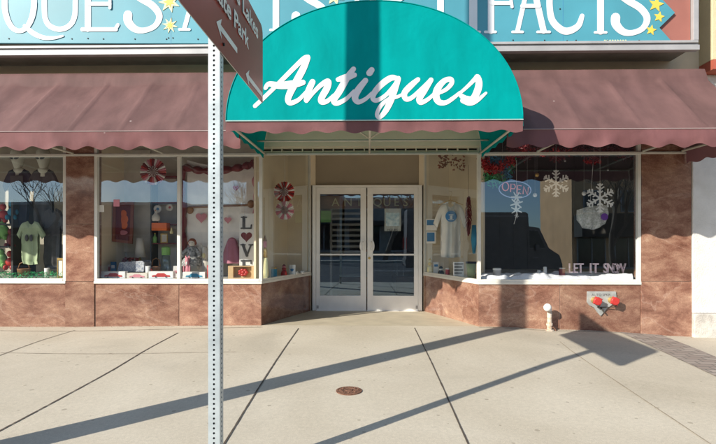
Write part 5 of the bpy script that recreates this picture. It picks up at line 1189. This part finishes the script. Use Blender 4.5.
# inside the shop
def counter(x, y, w_, d, h, lab):
    t = thing('display_counter', lab, 'counter', (x, y, 0), 'wooden counters inside the shop'); MB().box(x-w_/2, x+w_/2, y-d/2, y+d/2, .0, h*.45).build('base', 'wood', t, bevel=.01); MB().box(x-w_/2+.02, x+w_/2-.02, y-d/2+.02, y+d/2-.02, h*.46, h).build('glass_case', 'clearplastic', t); MB().box(x-w_/2-.02, x+w_/2+.02, y-d/2-.02, y+d/2+.02, h+.002, h+.03).build('top', 'wood', t, bevel=.005)
counter(-.25, 10.5, .7, 1.6, .95, 'wooden glass topped counter seen through the left door'); counter(1.0, 11.0, .8, 1.5, .9, 'wooden glass topped counter seen through the right door')

# ------------------------------------------------------------------ across the street (seen in the glass)
def far_building(x0_, x1_, y0_, y1_, h, wall_m, lab, bays, canopy=None, cth=.35):
    t = thing('street_building', lab, 'building', ((x0_+x1_)/2, y1_, 0), 'buildings across the street')
    MB().box(x0_, x1_, y0_, y1_, -.3, h).build('wall', wall_m, t); MB().box(x0_-.1, x1_+.1, y0_-.1, y1_+.12, h+.002, h+.2).build('parapet_cap', 'greywall', t)
    w_ = (x1_-x0_)/bays
    for i in range(bays):
        a = x0_+w_*i+.3; b = a+w_-.6; f = MB(); zt_ = min(2.6, h-.9)
        f.box(a, b, y1_+.002, y1_+.06, .3, .42); f.box(a, b, y1_+.002, y1_+.06, zt_-.08, zt_); f.box(a, a+.08, y1_+.002, y1_+.06, .42, zt_-.08); f.box(b-.08, b, y1_+.002, y1_+.06, .42, zt_-.08); f.box((a+b)/2-.03, (a+b)/2+.03, y1_+.002, y1_+.06, .42, zt_-.08)
        o = f.build('window', 'trim', t); MB().box(a+.08, b-.08, y1_+.002, y1_+.02, .42, zt_-.08).build('pane', 'darkglass', o)
    if canopy: MB().box(x0_+.1, x1_-.1, y1_+.07, y1_+1.3, canopy-cth, canopy).build('canopy', 'darkbrown', t, bevel=.03)
    if h > 6:
        for i in range(bays):
            a = x0_+w_*i+w_*.3; f = MB(); f.box(a, a+w_*.4, y1_+.002, y1_+.05, 4.1, 5.6); o = f.build('window', 'trim', t); MB().box(a+.08, a+w_*.4-.08, y1_+.051, y1_+.06, 4.18, 5.52).build('pane', 'darkglass', o)
    return t
far_building(-34, -13, -30, -20, 4.7, 'paleb', 'low grey stucco building across the street, furthest left', 5, 3.0)
far_building(-12.8, -2, -30, -20, 4.5, 'tan', 'low tan building across the street, facing the left windows', 4, 2.7)
far_building(-1.8, 7.4, -30, -20, 4.2, 'paleb', 'low grey building across the street, facing the doors', 3, 2.6)
M['tanbright'] = mat('pale_orange_stucco', (.85, .50, .26), .9, .12, 1)
far_building(14.0, 24, -26, -20, 7.6, 'tanbright', 'two storey tan building across the street, facing the right window', 4, 3.9, 1.5)
far_building(24.2, 42, -30, -20, 5.0, 'paleb', 'long grey building across the street, furthest right', 5, 2.9)
def tree(x, y, h, seed, lab):
    random.seed(seed); t = thing('bare_tree', lab, 'tree', (x, y, -.1), 'leafless street trees'); tr = MB(); br = MB()
    def grow(p, d, l, r, lv):
        q = [p]; dd = d.copy()
        for k in range(3):
            dd = (dd+Vector([random.gauss(0, .12) for _ in range(3)])+Vector((0, 0, .06))).normalized(); q.append(q[-1]+dd*l/3)
        (tr if lv == 0 else br).tube(q, [r, r*.88, r*.78, r*.68], 7 if lv < 2 else 4, caps=False)
        if lv >= 5: return
        for _ in range(3 if lv < 4 else 2):
            a = random.uniform(0, 6.28); s_ = random.uniform(.45, .8); nd = (dd+Vector((math.cos(a), math.sin(a), random.uniform(-.1, .5)))*s_).normalized()
            grow(q[random.choice((2, 3))], nd, l*random.uniform(.62, .8), r*.55, lv+1)
    grow(Vector((x, y, -.2)), Vector((0, 0, 1)), h*.3, h*.022, 0); tr.build('trunk', 'bark', t, smooth=True); br.build('branches', 'bark', t)
tree(-19.6, -15.5, 8.5, 1, 'bare leafless tree across the street mirrored in the left window'); tree(1.1, -14.5, 7.5, 2, 'bare leafless tree across the street mirrored in the doors'); tree(12.9, -12.5, 8.5, 7, 'bare leafless tree across the street mirrored in the right window'); tree(-7.5, -16, 7.5, 9, 'bare leafless tree across the street mirrored beside the red picture')
def van(x0_, y0_, lab):
    L, wd = 4.9, 1.95; t = thing('box_truck', lab, 'truck', (x0_+L/2, y0_, -.2))
    side = [(0, .25), (.03, 1.0), (.06, 2.6), (.1, 2.62), (3.72, 2.62), (3.78, 2.58), (3.8, 2.15), (4.15, 2.1), (4.45, 1.42), (4.8, 1.2), (4.9, .9), (4.88, .3)]
    for arch in ():
        pass
    mb = MB(); mb.prism([(x0_+a, b-.15) for a, b in side], y0_-wd, y0_); mb.build('body', 'vanpaint', t, bevel=.06)
    for k, yy in enumerate((y0_+.001, y0_-wd-.013)):
        for q in ([(3.84, 1.3), (4.36, 1.3), (4.12, 1.88), (3.84, 1.9)],):
            mb = MB(); cxx = sum(p[0] for p in q)/len(q); czz = sum(p[1] for p in q)/len(q); mb.prism([(x0_+cxx+(a-cxx)*1.03, czz+(b-czz)*1.06) for a, b in q], yy, yy+.008); o = mb.build('side_window', 'trim', t)
            mb = MB(); yp = yy+.0085 if k == 0 else yy-.004; mb.prism([(x0_+a, b) for a, b in q], yp, yp+.003); mb.build('pane', 'darkglass', o)
        for a, b, z0, z1 in ((.05, 3.78, .52, .56), (.05, 3.76, 2.36, 2.39)): MB().box(x0_+a, x0_+b, yy, yy+.012, z0, z1).build('side_moulding', 'trim', t)
        for a in [.04+.467*i for i in range(9)]: MB().box(x0_+a, x0_+a+.03, yy, yy+.014, .57, 2.35).build('panel_rib', 'vanpaint', t)
        for a in (3.95,): MB().box(x0_+a, x0_+a+.16, yy, yy+.03, .98, 1.01).build('door_handle', 'trim', t)
    for a in (.85, 4.0):
        for yy in (y0_-.11, y0_-wd+.11):
            mb = MB(); mb.lathe([(.2, -.14), (.33, -.13), (.34, 0), (.33, .13), (.2, .14)], (x0_+a, yy, .13), 24, 'y'); o = mb.build('wheel', 'rubber', t)
            mb = MB(); mb.lathe([(.04, -.15), (.10, -.145), (.11, -.135), (.11, .135), (.10, .145), (.04, .15)], (x0_+a, yy, .13), 16, 'y'); mb.lathe([(.17, -.141), (.2, -.146), (.2, .146), (.17, .141)], (x0_+a, yy, .13), 20, 'y')
            for k in range(5):
                an = k*1.2566; mb.tube([(x0_+a+.08*math.cos(an), yy+.14, .13+.08*math.sin(an)), (x0_+a+.18*math.cos(an), yy+.14, .13+.18*math.sin(an))], .018, 6)
            mb.build('rim', 'trim', o)
    MB().box(x0_+4.86, x0_+4.93, y0_-wd+.1, y0_-.1, .2, .4).build('bumper', 'greycloth', t, bevel=.02)
    MB().box(x0_-.05, x0_+.02, y0_-wd+.1, y0_-.1, .2, .4).build('bumper', 'greycloth', t, bevel=.02)
    for yy in (y0_-.35, y0_-wd+.15): MB().box(x0_+4.80, x0_+4.90, yy, yy+.2, .76, .9).build('headlight', 'white', t, bevel=.02)
    for yy in (y0_-.15, y0_-wd+.03): MB().box(x0_-.02, x0_+.06, yy, yy+.12, .8, 1.3).build('tail_light', 'red', t, bevel=.01)
    MB().box(x0_+4.0, x0_+4.12, y0_+.02, y0_+.16, 1.2, 1.4).build('wing_mirror', 'vanpaint', t, bevel=.02)
van(1.55, -3.1, 'dark box truck standing in the street, mirrored in the right window')

# ------------------------------------------------------------------ more goods in the displays
def good(kind, px, ptop, Y, m1, m2, lab, pbot=None, wpx=4, grp=None):
    c = P(px, ptop, Y); z0 = ZD if pbot is None else P(px, pbot, Y).z; h = c.z-z0; r = wpx*Y/F/2
    names = {'candle': 'candle', 'tin': 'tin', 'book': 'book', 'mug': 'mug', 'bottle': 'bottle', 'bear': 'plush_bear', 'frame': 'photo_frame', 'plate': 'plate', 'basket': 'basket', 'lamp': 'table_lamp', 'card': 'greeting_card'}
    cats = {'bear': 'plush bear', 'frame': 'photo frame', 'lamp': 'lamp', 'card': 'card'}
    t = thing(names[kind], lab, cats.get(kind, names[kind]), (c.x, Y, z0), grp); q = (c.x, Y, z0)
    if kind == 'candle':
        MB().lathe([(r*.7, .001), (r*.7, h*.8), (r*.1, h*.82)], q, 14).build('wax', m1, t, smooth=True); MB().lathe([(r, .0), (r, .015), (r*.72, .02)], q, 14).build('dish', m2, t); MB().tube([(c.x, Y, z0+h*.8), (c.x+.003, Y, z0+h)], .003, 5).build('wick', 'black', t)
    elif kind == 'tin':
        MB().lathe([(r, .001), (r, h*.82)], q, 20).build('can', m1, t, smooth=False); MB().lathe([(r*1.04, h*.82), (r*1.04, h*.95), (r*.9, h)], q, 20).build('lid', m2, t)
    elif kind == 'book':
        MB().box(c.x-r, c.x+r, Y, Y+.03, z0, z0+h).build('cover', m1, t); MB().box(c.x-r*.7, c.x+r*.7, Y-.002, Y-.0003, z0+h*.6, z0+h*.8).build('title_block', m2, t)
    elif kind == 'card':
        mb = MB(); mb.add([(c.x-r, Y, z0), (c.x+r, Y+.02, z0), (c.x+r, Y+.05, z0+h), (c.x-r, Y+.03, z0+h), (c.x-r, Y+.004, z0), (c.x+r, Y+.024, z0), (c.x+r, Y+.054, z0+h), (c.x-r, Y+.034, z0+h)], [(0, 1, 2, 3), (7, 6, 5, 4), (0, 4, 5, 1), (1, 5, 6, 2), (2, 6, 7, 3), (3, 7, 4, 0)]); mb.build('sheet', m1, t)
        mb = MB(); mb.prism([(c.x+r*.035*16*math.sin(i*.2618)**3, z0+h*.5+r*.035*(13*math.cos(i*.2618)-5*math.cos(i*.5236)-2*math.cos(i*.7854)-math.cos(i*1.047))) for i in range(24)], Y-.004, Y+.018); mb.build('heart_print', m2, t)
    elif kind == 'mug':
        MB().lathe([(r*.85, .001), (r, h), (r*.9, h), (r*.75, .01)], q, 18).build('bowl', m1, t, smooth=True); MB().tube([(c.x+r*.9, Y, z0+h*.8), (c.x+r*1.5, Y, z0+h*.7), (c.x+r*1.5, Y, z0+h*.3), (c.x+r*.85, Y, z0+h*.2)], .005, 6).build('handle', m2, t)
    elif kind == 'bottle':
        MB().lathe([(r, .001), (r, h*.55), (r*.4, h*.72), (r*.35, h*.9)], q, 18).build('body', m1, t, smooth=True); MB().lathe([(r*.42, h*.9), (r*.42, h)], q, 12).build('cap', m2, t)
    elif kind == 'bear':
        MB().ball((c.x, Y, z0+h*.3), r, r*.8, h*.31).build('body', m1, t, smooth=True); MB().ball((c.x, Y-.01, z0+h*.74), r*.7, r*.65, h*.22).build('head', m1, t, smooth=True)
        for s_ in (-1, 1):
            MB().ball((c.x+s_*r*.55, Y, z0+h*.93), r*.28, r*.15, h*.09).build('ear', m1, t, smooth=True); MB().ball((c.x+s_*r*1.0, Y-.03, z0+h*.42), r*.3, r*.3, h*.17).build('arm', m1, t, smooth=True); MB().ball((c.x+s_*r*.6, Y-.06, z0+h*.09), r*.34, r*.45, h*.10).build('leg', m1, t, smooth=True)
        MB().ball((c.x, Y-.01-r*.6, z0+h*.68), r*.3, r*.2, h*.08).build('muzzle', m2, t, smooth=True)
    elif kind == 'frame':
        for a, b, e, f in ((-1, 1, .88, 1), (-1, 1, 0, .12), (-1, -.76, .12, .88), (.76, 1, .12, .88)): MB().box(c.x+a*r, c.x+b*r, Y, Y+.02, z0+h*e+.0005, z0+h*f-.0005).build('frame_bar', m1, t)
        MB().box(c.x-.76*r, c.x+.76*r, Y+.008, Y+.014, z0+h*.12, z0+h*.88).build('picture_area', m2, t)
    elif kind == 'plate':
        MB().lathe([(.001, 0), (r*.6, -.004), (r, -.016), (r, -.02), (r*.58, -.009), (.001, -.006)], (c.x, Y, z0+h/2), 26, 'y').build('dish', m1, t, smooth=True); MB().lathe([(.001, -.0075), (r*.35, -.011), (.001, -.013)], (c.x, Y, z0+h/2), 20, 'y').build('painted_centre', m2, t)
    elif kind == 'basket':
        mb = MB(); mb.lathe([(r*.75, .001), (r, h*.55), (r*1.04, h*.58), (r*.95, h*.5), (r*.7, .01)], q, 22); mb.build('bowl', m1, t, smooth=True); MB().tube([(c.x-r, Y, z0+h*.55), (c.x-r*.7, Y, z0+h*.9), (c.x, Y, z0+h), (c.x+r*.7, Y, z0+h*.9), (c.x+r, Y, z0+h*.55)], .008, 6).build('handle', m2, t, smooth=True)
    elif kind == 'lamp':
        MB().lathe([(r*.6, .001), (r*.3, h*.1), (r*.15, h*.2), (r*.3, h*.35), (r*.1, h*.55)], q, 18).build('base', m2, t, smooth=True); MB().lathe([(r, h*.5), (r*.55, h), (r*.5, h), (r*.95, h*.51)], q, 22).build('lamp_shade', m1, t, smooth=True)
good('bear', 205, 245, W+.5, 'offwhite', 'cream', 'cream plush bear sitting right of the rag doll', wpx=12)
good('bear', 187.5, 256, W+.3, 'pink', 'white', 'small pink plush bear below the rag doll by the white mullion', wpx=6)
good('candle', 208.5, 262, W+.2, 'red', 'gold', 'red candle on a brass dish between the blue car box and the sign post', wpx=4)
good('tin', 107, 264, W+.5, 'red', 'white', 'red tin behind the leftmost toy car box', wpx=7)
good('book', 113, 262, W+.42, 'blue', 'white', 'blue book standing behind the leftmost toy car box', wpx=5)
good('mug', 148, 266, W+.3, 'white', 'red', 'white mug with a red handle right of the floral box', wpx=5)
good('plate', 158, 204, W+.72, 'white', 'blue', 'white and blue plate standing on the second shelf of the dark unit', pbot=214, wpx=8)
good('plate', 170, 203, W+.72, 'offwhite', 'red', 'cream and red plate at the right on the dark shelf unit', pbot=212, wpx=7)
good('bottle', 155, 233, W+.72, 'green', 'gold', 'green bottle on the lower shelf of the dark unit', pbot=243, wpx=4)
good('frame', 164, 233.5, W+.72, 'gold', 'offwhite', 'little brass photo frame on the lower shelf of the dark unit', pbot=243, wpx=7)
good('basket', 156, 258, W+.5, 'wood', 'wood', 'brown basket with a hoop handle left of the lime lidded jar', wpx=9)
good('lamp', 140, 238, W+.62, 'offwhite', 'gold', 'small table lamp with a cream shade between the red picture and the dark unit', wpx=11)
good('card', 218.5, 264, W+.2, 'white', 'red', 'white card with a red heart hidden partly behind the sign post', wpx=7)
good('card', 175.5, 266, W+.45, 'white', 'pink', 'white card with a pink heart standing behind the mullion box', wpx=6)
good('card', 235, 244, W+.5, 'offwhite', 'red', 'cream card with a red heart left of the LOVE board', wpx=6)
good('candle', 258.5, 262, W+.35, 'white', 'red', 'white candle on a red dish right of the gift box', wpx=4)
good('tin', 274, 267, W+.5, 'teal_toy', 'gold', 'blue tin with a brass lid between the gnome and the short red figurine', wpx=6)
good('card', 292, 265, W+.95, 'white', 'blue', 'white card with blue heart right of the short red figurine', wpx=6)
good('tin', 447.5, 268, rw(447.5, .12), 'red', 'white', 'small red tin between the penguin figurine and the lined desk sign', wpx=4)
good('book', 436, 262, rw(436, .14), 'white', 'blue', 'white booklet between the yellow figurine and the penguin', wpx=5)
good('basket', 24, 262, W+.42, 'wood', 'wood', 'brown basket below the pale green shirt in the left window', wpx=12)
good('frame', 60, 258, W+.3, 'gold', 'white', 'brass photo frame at the right end of the left window', wpx=6)
good('mug', 47, 268, W+.3, 'white', 'green', 'white mug with a green handle on the green filler', wpx=5)
good('tin', 497, 268, W+.32, 'trim', 'white', 'silver tin half sunk in the snow blanket near the left end', wpx=8)
good('candle', 545, 264, W+.3, 'white', 'trim', 'white candle standing in the snow blanket left of the red tin', wpx=5)
good('candle', 539, 268, W+.35, 'white', 'gold', 'shorter white candle on a brass dish in the snow blanket', wpx=5)
for i, (px, py, m_, lb) in enumerate(((101, 208, 'offwhite', 'small cream paper tag stuck near the top of the red picture window'), (116.5, 202.5, 'pink', 'pink price card above the corner of the red picture'))):
    Y = W+.035; a, b = P(px-3, py-3, Y), P(px+3, py+4, Y); t = thing('paper_tag', lb, 'paper tag', a, 'paper tags inside the second window'); MB().box(a.x, b.x, Y, Y+.002, b.z, a.z).build('sheet', m_, t)
garland([(515, 148), (525, 156), (540, 150), (556, 157), (575, 149), (592, 157), (612, 150), (630, 156)], W+.28, 'darkred', 1600, .025, 'second dark red garland hanging in loops in front of the first', .04, seed=11)
garland([(520, 152), (545, 153), (570, 152)], W+.26, 'tinselred', 350, .02, 'bright red tinsel strand between the two dark garlands', .035, seed=12)
# white rack inside the left door
def rack():
    Y = YD+1.1; x0_, x1_ = X(331, Y), X(362, Y); t = thing('white_rack', 'white slatted rack inside the shop behind the left door', 'rack', (x0_, Y, 0)); zt_ = P(345, 205, Y).z
    for x in (x0_, x1_): MB().box(x-.02, x+.02, Y, Y+.04, 0, zt_).build('upright', 'white', t)
    for k in range(9): z = zt_-.06-.105*k; MB().box(x0_+.021, x1_-.021, Y+.005, Y+.03, z-.022, z+.022).build('slat', 'white', t)
rack()
# wind blown litter along the wall foot
random.seed(21); mb = MB()
for i in range(420):
    x = random.uniform(-4.9, 4.8); 
    if xc < x < xr: continue
    y = W-.02-abs(random.gauss(0, .035)); z = gz(x, y)+.003; a = random.uniform(0, 6.28); l = random.uniform(.003, .014)
    p = Vector((x, y, z)); d = Vector((math.cos(a), math.sin(a), random.uniform(0, .5)))*l; n = Vector((-math.sin(a), math.cos(a), .2))*l*.4; mb.add([p-n, p+d-n*.3, p+d+n*.3, p+n], [(0, 1, 2, 3)])
tag(mb.build('litter', mat('dry_leaf_litter', (.20, .13, .07), .9, .4, 30)), 'dry leaf crumbs gathered along the foot of the stone wall', 'litter', kind='stuff')
